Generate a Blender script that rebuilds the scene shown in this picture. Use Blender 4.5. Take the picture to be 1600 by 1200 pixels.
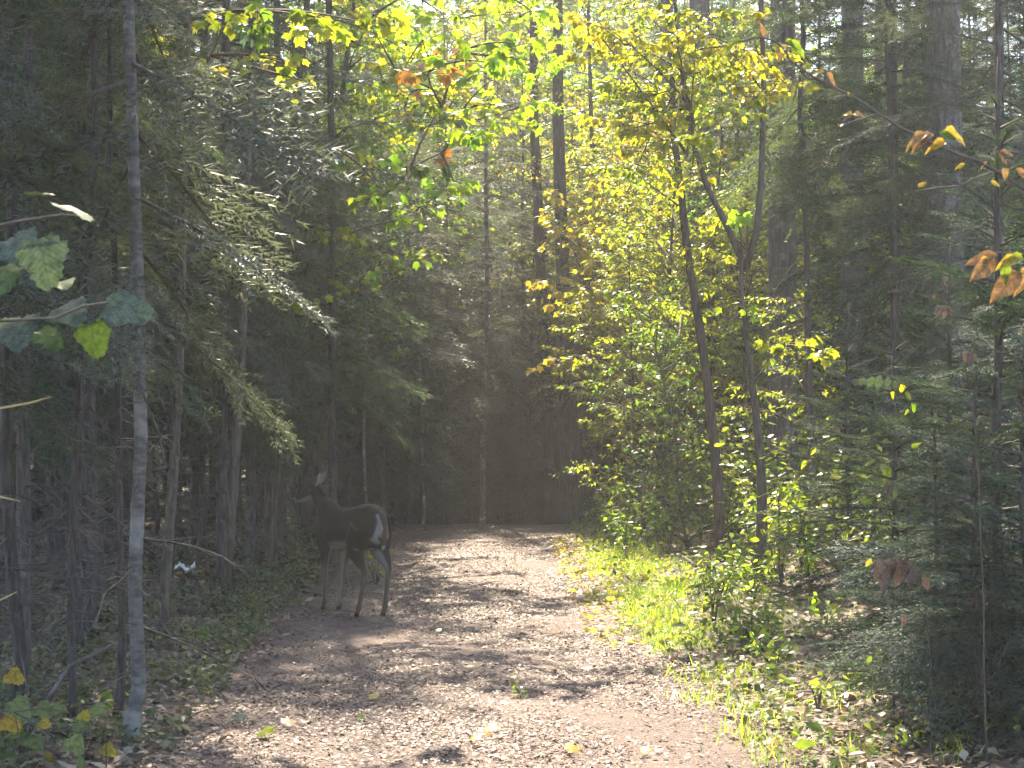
import bpy, math, random
import numpy as np
from mathutils import Vector, Matrix

R = math.radians
scene = bpy.context.scene
for o in list(bpy.data.objects):
    bpy.data.objects.remove(o, do_unlink=True)
col = scene.collection

# ------------------------------------------------------------------ camera, sky, sun, exposure
CAM_H, FPX, HORIZON = 1.6, 2889.0, 660.0
cam_d = bpy.data.cameras.new('camera')
cam = bpy.data.objects.new('camera', cam_d); col.objects.link(cam)
cam.location = (0, 0, CAM_H)
cam.rotation_euler = (R(90) + math.atan((HORIZON - 600) / FPX), 0, 0)
cam_d.sensor_width = 36; cam_d.lens = 65
cam_d.clip_start = 0.1; cam_d.clip_end = 1500
cam_d.dof.use_dof = True; cam_d.dof.focus_distance = 15.5; cam_d.dof.aperture_fstop = 11
scene.camera = cam

SUN_EL, SUN_AZ = R(48), R(-7)          # azimuth from +Y towards +X
world = bpy.data.worlds.new('World'); scene.world = world; world.use_nodes = True
wn = world.node_tree.nodes; wl = world.node_tree.links
sky = wn.new('ShaderNodeTexSky'); sky.sky_type = 'NISHITA'; sky.sun_disc = False
sky.sun_elevation = SUN_EL; sky.sun_rotation = SUN_AZ
sky.air_density = 1.0; sky.dust_density = 1.5; sky.ozone_density = 1.0
bg = wn['Background']; bg.inputs['Strength'].default_value = 0.12
wl.new(sky.outputs[0], bg.inputs[0])

sun_d = bpy.data.lights.new('sun', 'SUN'); sun_d.energy = 5.0; sun_d.angle = R(0.6)
sun_d.color = (1.0, 0.87, 0.68)
sun = bpy.data.objects.new('sun', sun_d); col.objects.link(sun)
to_sun = Vector((math.sin(SUN_AZ) * math.cos(SUN_EL), math.cos(SUN_AZ) * math.cos(SUN_EL), math.sin(SUN_EL)))
sun.rotation_euler = to_sun.to_track_quat('Z', 'Y').to_euler()
sun.location = (0, 0, 40)

vs = scene.view_settings
vs.view_transform = 'Standard'; vs.look = 'None'; vs.gamma = 1.0; vs.use_curve_mapping = False
vs.exposure = 2.55
cy = scene.cycles
cy.use_denoising = True
cy.max_bounces = 4; cy.diffuse_bounces = 3; cy.glossy_bounces = 1; cy.transmission_bounces = 4
cy.volume_bounces = 0; cy.transparent_max_bounces = 4
cy.sample_clamp_indirect = 6.0
cy.use_adaptive_sampling = True; cy.adaptive_threshold = .03
cy.caustics_reflective = False; cy.caustics_refractive = False

# ------------------------------------------------------------------ helpers
def at(px, py, Y):
    """a point Y metres ahead that the photograph shows at (px, py)"""
    return Vector(((px - 800) / FPX * Y, Y, CAM_H + (HORIZON - py) / FPX * Y))

def sstep(a, b, x):
    t = np.clip((np.asarray(x, float) - a) / (b - a), 0, 1)
    return t * t * (3 - 2 * t)

def trail_c(y):
    y = np.asarray(y, float)
    return -0.15 - 0.32 * sstep(8, 16, y) - 0.10 * np.clip(y - 31, 0, 60) ** 1.5

def gz(x, y):
    x = np.asarray(x, float); y = np.asarray(y, float)
    d = np.abs(x - trail_c(y))
    n = 0.03 * np.sin(1.3 * x + 0.7 * y) + 0.025 * np.sin(2.1 * y - 0.9 * x + 1) + 0.012 * np.sin(5.1 * x + 3.3 * y) + 0.012 * np.sin(4.3 * y - 3.9 * x)
    v = sstep(1.45, 3.2, d)
    z = n * (0.35 + 0.65 * v) + 0.12 * v + 0.10 * sstep(1.5, 4.5, x - trail_c(y))
    z = z - 0.03 * np.exp(-((d - 0.75) / 0.28) ** 2)
    z = z * (1 - .6 * sstep(22, 27, y)) - np.minimum(0.014 * np.clip(y - 27.8, 0, 60) ** 2, 0.8)
    z = z - (sstep(60, 300, np.hypot(x, y)) * 2.0)
    return z

def gzf(x, y):
    return float(gz(x, y))

def mk_mesh(name, V, F, tint=None, smooth=False, cols=None):
    """F: int array (M,3) or (M,4)"""
    me = bpy.data.meshes.new(name)
    V = np.ascontiguousarray(V, np.float32); F = np.ascontiguousarray(F, np.int32)
    n, m, k = len(V), len(F), F.shape[1]
    me.vertices.add(n); me.vertices.foreach_set('co', V.ravel())
    me.loops.add(m * k); me.loops.foreach_set('vertex_index', F.ravel())
    me.polygons.add(m)
    me.polygons.foreach_set('loop_start', np.arange(0, m * k, k, dtype=np.int32))
    if smooth:
        me.polygons.foreach_set('use_smooth', np.ones(m, bool))
    if tint is not None:
        a = me.attributes.new('tint', 'FLOAT', 'POINT'); a.data.foreach_set('value', np.ascontiguousarray(tint, np.float32))
    if cols is not None:
        a = me.attributes.new('coat', 'FLOAT_COLOR', 'POINT'); a.data.foreach_set('color', np.ascontiguousarray(cols, np.float32).ravel())
    me.update(calc_edges=True)
    return me

def link(name, data, parent=None, mat=None):
    o = bpy.data.objects.new(name, data); col.objects.link(o)
    if mat is not None:
        if len(data.materials) == 0: data.materials.append(mat)
    if parent is not None: o.parent = parent
    return o

def tag(o, label, cat, group=None, kind=None):
    if label: o['label'] = label
    if cat: o['category'] = cat
    if group: o['group'] = group
    if kind: o['kind'] = kind
    return o

def thing(name, label, cat, loc=(0, 0, 0), rotz=0.0, group=None):
    o = bpy.data.objects.new(name, None); col.objects.link(o)
    o.location = loc; o.rotation_euler = (0, 0, rotz); o.empty_display_size = 0.2
    return tag(o, label, cat, group)

class MB:
    def __init__(s): s.V, s.F, s.T, s.n = [], [], [], 0
    def add(s, V, F, tint=0.5):
        V = np.asarray(V, float); F = np.asarray(F, int)
        s.V.append(V); s.F.append(F + s.n); s.n += len(V)
        s.T.append(np.full(len(V), tint) if np.isscalar(tint) else np.asarray(tint))
    def tube(s, pts, radii, sides=5, tint=0.5, cap=True):
        P = np.asarray([tuple(p) for p in pts], float); n = len(P)
        r = np.asarray(radii, float) if not np.isscalar(radii) else np.full(n, radii)
        T = np.gradient(P, axis=0); T /= np.linalg.norm(T, axis=1)[:, None] + 1e-9
        ref = np.array([0, 0, 1.0]) if abs(T[:, 2]).mean() < 0.8 else np.array([1.0, 0, 0])
        U = np.cross(T, ref); U /= np.linalg.norm(U, axis=1)[:, None] + 1e-9
        W = np.cross(T, U)
        a = np.arange(sides) * 2 * np.pi / sides
        V = (P[:, None, :] + r[:, None, None] * (np.cos(a)[None, :, None] * U[:, None, :] + np.sin(a)[None, :, None] * W[:, None, :])).reshape(-1, 3)
        i = np.arange(n - 1)[:, None] * sides; j = np.arange(sides)[None, :]; j2 = (j + 1) % sides
        A = (i + j).ravel(); B = (i + j2).ravel(); C = (i + sides + j2).ravel(); D = (i + sides + j).ravel()
        F = np.concatenate([np.stack([A, B, C], 1), np.stack([A, C, D], 1)])
        if cap and sides > 2:
            k = np.arange(1, sides - 1); e = (n - 1) * sides
            F = np.concatenate([F, np.stack([np.zeros_like(k), k + 1, k], 1), np.stack([e + 0 * k, e + k, e + k + 1], 1)])
        s.add(V, F, tint)
    def scatter(s, tmpl, P, M, scale, tint):
        """copies of one template: P (N,3), M (N,3,3) columns = axes, scale (N,) or (N,3)"""
        tv, tf = tmpl; N = len(P)
        if N == 0: return
        scale = np.asarray(scale, float)
        sv = tv[None] * (scale[:, None, None] if scale.ndim == 1 else scale[:, None, :])
        V = np.einsum('nij,nkj->nki', M, sv) + P[:, None, :]
        F = tf[None] + (np.arange(N) * len(tv))[:, None, None]
        s.V.append(V.reshape(-1, 3)); s.F.append(F.reshape(-1, 3) + s.n); s.n += N * len(tv)
        s.T.append(np.repeat(np.asarray(tint, float), len(tv)))
    def mesh(s, name, smooth=False):
        return mk_mesh(name, np.concatenate(s.V), np.concatenate(s.F), np.concatenate(s.T), smooth)
    def build(s, name, mat, parent=None, smooth=False):
        return link(name, s.mesh(name, smooth), parent, mat)

def axes(X, up=None, roll=None):
    """rotation matrices with x along X (N,3) and z as near up as possible, rolled"""
    X = X / (np.linalg.norm(X, axis=1)[:, None] + 1e-9)
    if up is None: up = np.tile([0, 0, 1.0], (len(X), 1))
    Yv = np.cross(up, X); Yv /= np.linalg.norm(Yv, axis=1)[:, None] + 1e-9
    Z = np.cross(X, Yv)
    if roll is not None:
        c, s_ = np.cos(roll)[:, None], np.sin(roll)[:, None]
        Yv, Z = c * Yv + s_ * Z, -s_ * Yv + c * Z
    return np.stack([X, Yv, Z], axis=2)

def leaf_axes(n, rng, droop=-0.35, dsd=0.45, rollsd=0.5, az=None):
    if az is None: az = rng.uniform(0, 2 * np.pi, n)
    d = rng.normal(droop, dsd, n)
    X = np.stack([np.cos(az) * np.cos(d), np.sin(az) * np.cos(d), np.sin(d)], 1)
    return axes(X, roll=rng.normal(0, rollsd, n))

# ---- leaf templates (x from stalk to tip, unit length)
def t_small():
    V = np.array([[0, 0, 0], [.42, .27, .05], [.42, -.27, .05], [1, 0, -.08], [.45, 0, -.01]])
    return V, np.array([[0, 4, 1], [1, 4, 3], [0, 2, 4], [2, 3, 4]])
def t_outline(half, fold=0.10, curl=-0.12, wave=0.03):
    h = np.array(half, float)
    n = len(h)
    rib = np.stack([h[:, 0], 0 * h[:, 0], 0 * h[:, 0]], 1)
    L = np.stack([h[:, 0], h[:, 1], fold * np.abs(h[:, 1]) + wave * np.sin(9 * h[:, 0])], 1)
    Rr = L * [1, -1, 1]
    V = np.concatenate([rib, L, Rr]); V[:, 2] += curl * V[:, 0] ** 2
    F = []
    for i in range(n - 1):
        F += [[i, i + 1, n + i + 1], [i, n + i + 1, n + i], [i, 2 * n + i + 1, i + 1], [i, 2 * n + i, 2 * n + i + 1]]
    return V, np.array(F)
def t_ovate(): return t_outline([(0, .02), (.12, .2), (.32, .3), (.55, .25), (.8, .12), (1, .005)])
def t_maple(seed=0, wide=1.0, teeth=True):
    rg = np.random.default_rng(seed)
    ang = [0, 14, 22, 30, 44, 56, 64, 76, 92, 108, 120, 140, 166]
    rad = [1.0, .70, .74, .48, .74, .86, .62, .52, .56, .48, .40, .44, .30]
    pts = [(a, r * rg.uniform(.93, 1.06)) for a, r in zip(ang, rad)]
    out = [(r * math.cos(R(a)), wide * r * math.sin(R(a))) for a, r in pts] + [(r * math.cos(R(a)), -wide * r * math.sin(R(a))) for a, r in pts[::-1][:-1]]
    V = [(0.12, 0, 0.03)] + [(x, y, -0.18 * (x * x + y * y) + 0.10 * abs(y) + rg.normal(0, .012)) for x, y in out]
    n = len(out)
    V = np.array(V); V[:, 0] += .3; V /= [1.3, 1.3, 1.3]
    F = np.array([[0, 1 + i, 1 + (i + 1) % n] for i in range(n)])
    return V, F
def t_broad(seed=0):
    rg = np.random.default_rng(seed); out = []
    for i in range(36):
        a = -168 + 336 * i / 35
        lob = .78 + .16 * math.cos(3 * R(a)) * (abs(a) < 120) + .06 * math.cos(R(a)) - .18 * (abs(a) > 150)
        r = lob * (1.0 if i % 2 else .90) * rg.uniform(.96, 1.04)
        out.append((r * math.cos(R(a)), r * math.sin(R(a)) * .95))
    V = [(0.05, 0, 0.02)] + [(x, y, -.16 * (x * x + y * y) + .12 * abs(y) + .03 * math.sin(7 * x + 5 * y + seed)) for x, y in out]
    V = np.array(V); V[:, 0] += .5; V /= 1.45
    n = len(out); return V, np.array([[0, 1 + i, 1 + (i + 1) % n] for i in range(n)])
LEAF_S, LEAF_O, LEAF_M = t_small(), t_ovate(), t_maple(1)
MAPLES = [t_maple(i, 1.0 + .08 * (i % 3 - 1)) for i in range(4)]

# ------------------------------------------------------------------ materials
def new_mat(name):
    m = bpy.data.materials.new(name); m.use_nodes = True
    nt = m.node_tree; nt.nodes.clear()
    out = nt.nodes.new('ShaderNodeOutputMaterial')
    return m, nt, out
def ramp(nt, stops, interp='LINEAR'):
    r = nt.nodes.new('ShaderNodeValToRGB'); r.color_ramp.interpolation = interp
    e = r.color_ramp.elements
    while len(e) < len(stops): e.new(0.5)
    for i, (p, c) in enumerate(stops):
        e[i].position = p; e[i].color = (*c, 1)
    return r
def noise(nt, scale, detail=3, rough=.55, vec=None):
    n = nt.nodes.new('ShaderNodeTexNoise'); n.inputs['Scale'].default_value = scale
    n.inputs['Detail'].default_value = detail; n.inputs['Roughness'].default_value = rough
    if vec is not None: nt.links.new(vec, n.inputs['Vector'])
    return n

def m_leaf(name, stops, trans=0.5, tgain=(1.9, 2.0, .5), gloss=0.10, rough=.35, single=False):
    m, nt, out = new_mat(name); L = nt.links.new
    a = nt.nodes.new('ShaderNodeAttribute'); a.attribute_name = 'tint'
    oi = nt.nodes.new('ShaderNodeObjectInfo')
    add = nt.nodes.new('ShaderNodeMath'); add.operation = 'MULTIPLY_ADD'
    L(oi.outputs['Random'], add.inputs[0]); add.inputs[1].default_value = .3
    L(a.outputs['Fac'], add.inputs[2])
    sub = nt.nodes.new('ShaderNodeMath'); sub.operation = 'SUBTRACT'; L(add.outputs[0], sub.inputs[0]); sub.inputs[1].default_value = .15
    r = ramp(nt, stops); L(sub.outputs[0], r.inputs[0])
    tc = nt.nodes.new('ShaderNodeTexCoord')
    nz = noise(nt, 30, 2, vec=tc.outputs['Object'])
    mr = nt.nodes.new('ShaderNodeMapRange'); L(nz.outputs['Fac'], mr.inputs[0]); mr.inputs[3].default_value = .65; mr.inputs[4].default_value = 1.3
    mul = nt.nodes.new('ShaderNodeVectorMath'); mul.operation = 'SCALE'; L(r.outputs[0], mul.inputs[0]); L(mr.outputs[0], mul.inputs['Scale'])
    if single:                                                     # veins and blotches of one leaf, in the leaf's own coordinates
        sx = nt.nodes.new('ShaderNodeSeparateXYZ'); L(tc.outputs['Object'], sx.inputs[0])
        ab = nt.nodes.new('ShaderNodeMath'); ab.operation = 'ABSOLUTE'; L(sx.outputs[1], ab.inputs[0])
        di = nt.nodes.new('ShaderNodeMath'); di.operation = 'MULTIPLY_ADD'; L(ab.outputs[0], di.inputs[0]); di.inputs[1].default_value = -.9; L(sx.outputs[0], di.inputs[2])
        fr = nt.nodes.new('ShaderNodeMath'); fr.operation = 'PINGPONG'; L(di.outputs[0], fr.inputs[0]); fr.inputs[1].default_value = .06
        mn = nt.nodes.new('ShaderNodeMath'); mn.operation = 'MINIMUM'; L(fr.outputs[0], mn.inputs[0]); L(ab.outputs[0], mn.inputs[1])
        vr = nt.nodes.new('ShaderNodeMapRange'); L(mn.outputs[0], vr.inputs[0]); vr.inputs[1].default_value = .004; vr.inputs[2].default_value = .016; vr.inputs[3].default_value = .62; vr.inputs[4].default_value = 1.0
        va = nt.nodes.new('ShaderNodeVectorMath'); va.operation = 'ADD'; L(tc.outputs['Object'], va.inputs[0]); L(oi.outputs['Location'], va.inputs[1])
        bn = noise(nt, 5.5, 4, .7, va.outputs[0]); br = nt.nodes.new('ShaderNodeMapRange'); L(bn.outputs['Fac'], br.inputs[0]); br.inputs[1].default_value = .35; br.inputs[2].default_value = .6; br.inputs[3].default_value = .5; br.inputs[4].default_value = 1.15
        pm = nt.nodes.new('ShaderNodeMath'); pm.operation = 'MULTIPLY'; L(vr.outputs[0], pm.inputs[0]); L(br.outputs[0], pm.inputs[1])
        m3 = nt.nodes.new('ShaderNodeVectorMath'); m3.operation = 'SCALE'; L(mul.outputs[0], m3.inputs[0]); L(pm.outputs[0], m3.inputs['Scale']); mul = m3
    dif = nt.nodes.new('ShaderNodeBsdfDiffuse'); L(mul.outputs[0], dif.inputs['Color'])
    tm = nt.nodes.new('ShaderNodeVectorMath'); tm.operation = 'MULTIPLY'; L(mul.outputs[0], tm.inputs[0]); tm.inputs[1].default_value = tgain
    tr = nt.nodes.new('ShaderNodeBsdfTranslucent'); L(tm.outputs[0], tr.inputs['Color'])
    mx = nt.nodes.new('ShaderNodeMixShader'); mx.inputs[0].default_value = trans
    L(dif.outputs[0], mx.inputs[1]); L(tr.outputs[0], mx.inputs[2])
    gl = nt.nodes.new('ShaderNodeBsdfGlossy'); gl.inputs['Roughness'].default_value = rough
    lw = nt.nodes.new('ShaderNodeFresnel'); lw.inputs[0].default_value = 1.4
    gm = nt.nodes.new('ShaderNodeMath'); gm.operation = 'MULTIPLY'; L(lw.outputs[0], gm.inputs[0]); gm.inputs[1].default_value = gloss * 3
    mx2 = nt.nodes.new('ShaderNodeMixShader'); L(gm.outputs[0], mx2.inputs[0]); L(mx.outputs[0], mx2.inputs[1]); L(gl.outputs[0], mx2.inputs[2])
    L(mx2.outputs[0], out.inputs[0])
    return m

def m_bark(name, c0, c1, scale=14, bump=.5, pale=None, rough=.9, stretch=.18):
    m, nt, out = new_mat(name); L = nt.links.new
    tc = nt.nodes.new('ShaderNodeTexCoord')
    mp = nt.nodes.new('ShaderNodeMapping'); mp.inputs['Scale'].default_value = (1, 1, stretch); oi = nt.nodes.new('ShaderNodeObjectInfo'); off = nt.nodes.new('ShaderNodeVectorMath'); off.operation = 'ADD'
    L(tc.outputs['Object'], off.inputs[0]); L(oi.outputs['Location'], off.inputs[1]); L(off.outputs[0], mp.inputs[0])
    n = noise(nt, scale, 5, .65, mp.outputs[0])
    r = ramp(nt, [(.32, c0), (.68, c1)]); L(n.outputs['Fac'], r.inputs[0])
    colr = r.outputs[0]
    if pale:
        mp2 = nt.nodes.new('ShaderNodeMapping'); mp2.inputs['Scale'].default_value = (.6, .6, 1.0); L(off.outputs[0], mp2.inputs[0])
        n2 = noise(nt, pale[1], 3, .6, mp2.outputs[0])
        r2 = ramp(nt, [(pale[2], (0, 0, 0)), (pale[2] + .14, (1, 1, 1))]); L(n2.outputs['Fac'], r2.inputs[0])
        mixc = nt.nodes.new('ShaderNodeMix'); mixc.data_type = 'RGBA'
        L(r2.outputs[0], mixc.inputs[0]); L(colr, mixc.inputs[6]); mixc.inputs[7].default_value = (*pale[0], 1)
        colr = mixc.outputs[2]
    b = nt.nodes.new('ShaderNodeBsdfPrincipled'); b.inputs['Roughness'].default_value = rough
    b.inputs['Specular IOR Level'].default_value = .2
    L(colr, b.inputs['Base Color'])
    bp = nt.nodes.new('ShaderNodeBump'); bp.inputs['Strength'].default_value = bump; bp.inputs['Distance'].default_value = .02
    L(n.outputs['Fac'], bp.inputs['Height']); L(bp.outputs[0], b.inputs['Normal'])
    L(b.outputs[0], out.inputs[0])
    return m

def m_ground(name, stops, s1, s2, bump=.6, rough=.85):
    m, nt, out = new_mat(name); L = nt.links.new
    tc = nt.nodes.new('ShaderNodeTexCoord')
    n1 = noise(nt, s1, 4, .6, tc.outputs['Object']); n2 = noise(nt, s2, 5, .7, tc.outputs['Object'])
    mx = nt.nodes.new('ShaderNodeMath'); mx.operation = 'MULTIPLY_ADD'; L(n2.outputs['Fac'], mx.inputs[0]); mx.inputs[1].default_value = .65
    mm = nt.nodes.new('ShaderNodeMath'); mm.operation = 'MULTIPLY'; L(n1.outputs['Fac'], mm.inputs[0]); mm.inputs[1].default_value = .35
    L(mm.outputs[0], mx.inputs[2])
    r = ramp(nt, stops); L(mx.outputs[0], r.inputs[0])
    b = nt.nodes.new('ShaderNodeBsdfPrincipled'); b.inputs['Roughness'].default_value = rough; b.inputs['Specular IOR Level'].default_value = .3
    L(r.outputs[0], b.inputs['Base Color'])
    bp = nt.nodes.new('ShaderNodeBump'); bp.inputs['Strength'].default_value = bump; bp.inputs['Distance'].default_value = .03
    L(n2.outputs['Fac'], bp.inputs['Height']); L(bp.outputs[0], b.inputs['Normal'])
    L(b.outputs[0], out.inputs[0])
    return m

M = {}
M['needle'] = m_leaf('needle', [(0, (.030, .044, .028)), (.5, (.052, .070, .042)), (1, (.084, .100, .052))], trans=.40, tgain=(1.55, 1.8, 1.0), gloss=.022, rough=.5)
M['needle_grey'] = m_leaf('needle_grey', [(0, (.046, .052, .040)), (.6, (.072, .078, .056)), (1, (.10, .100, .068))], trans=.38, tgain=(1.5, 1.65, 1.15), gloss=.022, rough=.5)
M['needle_fir'] = m_leaf('needle_fir', [(0, (.015, .030, .026)), (.6, (.027, .050, .041)), (1, (.044, .070, .053))], trans=.2, gloss=.01, rough=.5)
M['green'] = m_leaf('green_leaf', [(0, (.045, .095, .020)), (.5, (.085, .150, .025)), (1, (.18, .20, .03))], trans=.55)
M['lime'] = m_leaf('lime_leaf', [(0, (.09, .19, .02)), (.5, (.17, .27, .02)), (1, (.30, .32, .03))], trans=.62)
M['yellow'] = m_leaf('yellow_leaf', [(0, (.10, .17, .02)), (.45, (.20, .25, .025)), (.8, (.32, .32, .035)), (1, (.42, .33, .04))], trans=.62, tgain=(1.75, 1.7, .5))
M['gold'] = m_leaf('gold_leaf', [(0, (.20, .22, .03)), (.5, (.36, .32, .05)), (1, (.44, .29, .05))], trans=.6, tgain=(1.75, 1.6, .5))
M['orange'] = m_leaf('orange_leaf', [(0, (.34, .22, .04)), (1, (.38, .15, .04))], trans=.5, tgain=(1.4, 1.2, .6))
M['herb'] = m_leaf('herb_leaf', [(0, (.05, .085, .03)), (.5, (.09, .13, .035)), (1, (.20, .20, .05))], trans=.5, gloss=.09, rough=.35)
M['dullherb'] = m_leaf('dullherb_leaf', [(0, (.055, .065, .035)), (.6, (.085, .10, .05)), (1, (.16, .15, .08))], trans=.35, tgain=(1.2, 1.3, .6), gloss=.08)
M['bluegreen'] = m_leaf('bluegreen_leaf', [(0, (.068, .084, .066)), (1, (.095, .115, .090))], trans=.25, tgain=(1.0, 1.3, .45), gloss=.06, rough=.5, single=True)
M['dullgreen'] = m_leaf('dullgreen_leaf', [(0, (.045, .075, .025)), (1, (.075, .105, .03))], trans=.25, tgain=(1.0, 1.2, .4), gloss=.06, rough=.5, single=True)
M['brownleaf'] = m_leaf('brown_leaf', [(0, (.20, .11, .055)), (.5, (.30, .18, .08)), (1, (.36, .25, .09))], trans=.35, tgain=(1.2, 1.05, .7), single=True)
M['pinkleaf'] = m_leaf('pink_leaf', [(0, (.10, .072, .060)), (1, (.15, .112, .09))], trans=.15, tgain=(1.1, 1.0, .9), gloss=.05, single=True)
M['litter'] = m_leaf('litter_leaf', [(0, (.07, .045, .03)), (.3, (.16, .105, .07)), (.6, (.24, .18, .12)), (.85, (.30, .26, .20)), (1, (.30, .22, .05))], trans=.12, tgain=(1, 1, 1), gloss=.05, rough=.4)
M['chip'] = m_leaf('chip', [(0, (.062, .040, .031)), (.4, (.120, .083, .064)), (.8, (.20, .145, .110)), (1, (.32, .24, .18))], trans=.08, tgain=(1, 1, 1), gloss=.08, rough=.4)
M['grass'] = m_leaf('grass_blade', [(0, (.09, .16, .02)), (.5, (.15, .24, .03)), (1, (.30, .30, .06))], trans=.55, gloss=.07)
M['goldleaf'] = m_leaf('single_gold_leaf', [(0, (.30, .26, .04)), (1, (.40, .26, .05))], trans=.45, tgain=(1.4, 1.3, .5), single=True)
M['limeleaf'] = m_leaf('single_lime_leaf', [(0, (.10, .17, .03)), (1, (.22, .24, .04))], trans=.5, tgain=(1.5, 1.6, .5), single=True)
M['bark_dark'] = m_bark('bark_dark', (.026, .021, .018), (.090, .076, .067), scale=32)
M['bark_spruce'] = m_bark('bark_spruce', (.038, .032, .028), (.125, .105, .094), scale=34, pale=((.15, .14, .13), 5, .60))
M['bark_pale'] = m_bark('bark_pale', (.10, .088, .078), (.20, .18, .165), pale=((.34, .33, .31), 6, .52))
M['bark_birch'] = m_bark('bark_birch', (.05, .045, .04), (.14, .13, .12), scale=20, pale=((.20, .19, .18), 6, .54), stretch=2.2)  # pale blotches: lichen on the bark, partly lens-streak light put into the colour
M['bark_pine'] = m_bark('bark_pine', (.045, .036, .032), (.185, .160, .148), scale=24, bump=1.0, stretch=.16, pale=((.22, .195, .18), 9, .56))
M['bark_maple'] = m_bark('bark_maple', (.045, .034, .027), (.145, .112, .09), scale=34)
M['twig'] = m_bark('twig', (.05, .042, .036), (.125, .105, .09), bump=.2)
M['palegreen'] = m_leaf('single_pale_leaf', [(0, (.12, .15, .06)), (1, (.20, .21, .08))], trans=.35, tgain=(1.1, 1.2, .5), gloss=.06, single=True)
M['twig_yellow'] = m_bark('twig_yellow', (.28, .22, .10), (.40, .33, .16), bump=.2)
M['ground'] = m_ground('forest_floor', [(.3, (.035, .026, .020)), (.5, (.085, .062, .046)), (.65, (.14, .11, .08)), (.8, (.20, .17, .12))], 1.2, 22)
M['path'] = m_ground('trail_dirt', [(.3, (.052, .034, .026)), (.48, (.096, .065, .051)), (.62, (.142, .100, .080)), (.8, (.195, .145, .118))], .9, 38, bump=.9)

# ------------------------------------------------------------------ the setting: ground and trail
def grid_axis(lo, hi, fine_lo, fine_hi, step):
    a = [fine_lo]; s = step
    left = []
    x = fine_lo
    while x > lo: s *= 1.35; x -= s; left.append(max(x, lo))
    mid = list(np.arange(fine_lo, fine_hi, step))
    right = []; s = step; x = mid[-1]
    while x < hi: s *= 1.35; x += s; right.append(min(x, hi))
    return np.array(left[::-1] + mid + right)
xs = grid_axis(-260, 260, -11, 11, .16); ys = grid_axis(-60, 420, 1, 40, .2)
XX, YY = np.meshgrid(xs, ys)
rg = np.random.default_rng(1)
fine = (np.abs(XX) < 11) & (YY < 40) & (YY > 1)
dd = np.abs(XX - trail_c(YY))
ZZ = gz(XX, YY) + rg.normal(0, .012, XX.shape) * fine * sstep(1.6, 2.2, dd) - .05 * (1 - sstep(1.1, 1.4, dd)) * (YY < 36) * (YY > -3)
V = np.stack([XX.ravel(), YY.ravel(), ZZ.ravel()], 1)
nx, ny = len(xs), len(ys)
i, j = np.meshgrid(np.arange(nx - 1), np.arange(ny - 1)); q = (j * nx + i).ravel()
ground = link('ground', mk_mesh('ground', V, np.stack([q, q + 1, q + 1 + nx, q + nx], 1), smooth=True), None, M['ground'])
tag(ground, 'brown forest floor under the trees on both sides of the trail', 'forest floor', kind='structure')

yv = np.concatenate([np.arange(-3.5, 34, .1)]); uv = np.linspace(-1, 1, 44)
el = 1.50 + .10 * np.sin(1.7 * yv) + .07 * np.sin(4.3 * yv + 1) + rg.normal(0, .03, len(yv))
er = 1.48 + .10 * np.sin(1.4 * yv + 2) + .07 * np.sin(5.1 * yv) + rg.normal(0, .03, len(yv))
U, Yv = np.meshgrid(uv, yv)
X = trail_c(Yv) + np.where(U < 0, U * el[:, None], U * er[:, None])
Z = gz(X, Yv) + .012 - .03 * (np.abs(U) > .99) + rg.normal(0, .006, X.shape)
V = np.stack([X.ravel(), Yv.ravel(), Z.ravel()], 1); nx = len(uv)
i, j = np.meshgrid(np.arange(nx - 1), np.arange(len(yv) - 1)); q = (j * nx + i).ravel()
path = link('path', mk_mesh('path', V, np.stack([q, q + 1, q + 1 + nx, q + nx], 1), smooth=True), None, M['path'])
tag(path, 'pinkish brown dirt trail strewn with chips running to a low crest', 'trail', kind='structure')

def on_ground(x, y, lift=0.0):
    return np.stack([x, y, gz(x, y) + lift], 1)

# chips and leaf fragments that cover the trail
rng = np.random.default_rng(5)
mb = MB()
n = 200000
y = 7.6 + 21.4 * rng.uniform(0, 1, n) ** 1.15; u = rng.uniform(-1.04, 1.04, n)
x = trail_c(y) + u * 1.5
k = rng.uniform(0, 1, n) < .55 + .45 * np.sin(2.3 * x + 1.1 * np.sin(1.9 * y)) * np.sin(1.1 * y + x) - .14 * np.exp(-((np.abs(u) - .5) / .16) ** 2)   # drifts, thinner in the two wheel tracks
x, y = x[k], y[k]; n = len(x)
quad = (np.array([[-.5, -.28, 0], [.5, -.22, .06], [.42, .26, .0], [-.46, .22, .08]]), np.array([[0, 1, 2], [0, 2, 3]]))
mb.scatter(quad, on_ground(x, y, .022), leaf_axes(n, rng, 0.05, .22, .25), rng.gamma(2.6, .0042, n) + .006, rng.beta(1.6, 1.8, n))
o = mb.build('trail_litter', M['chip']); tag(o, 'pale wood chips and leaf fragments scattered over the dirt trail', 'litter', kind='stuff')

# leaf litter on the verges
mb = MB(); n = 52000
y = 6.5 + 28 * rng.uniform(0, 1, n) ** 1.3; x = rng.uniform(-1, 1, n) * (.29 * y + .6)
k = (np.abs(x - trail_c(y)) > 1.25 + .4 * rng.uniform(0, 1, n)); x, y = x[k], y[k]; n = len(x)
mb.scatter(LEAF_S, on_ground(x, y, .02), leaf_axes(n, rng, 0.1, .3, .4), rng.uniform(.035, .095, n), rng.beta(1.5, 1.7, n))
o = mb.build('leaf_litter', M['litter']); tag(o, 'dry brown fallen leaves covering the forest floor beside the trail', 'leaf litter', kind='stuff')

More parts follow.
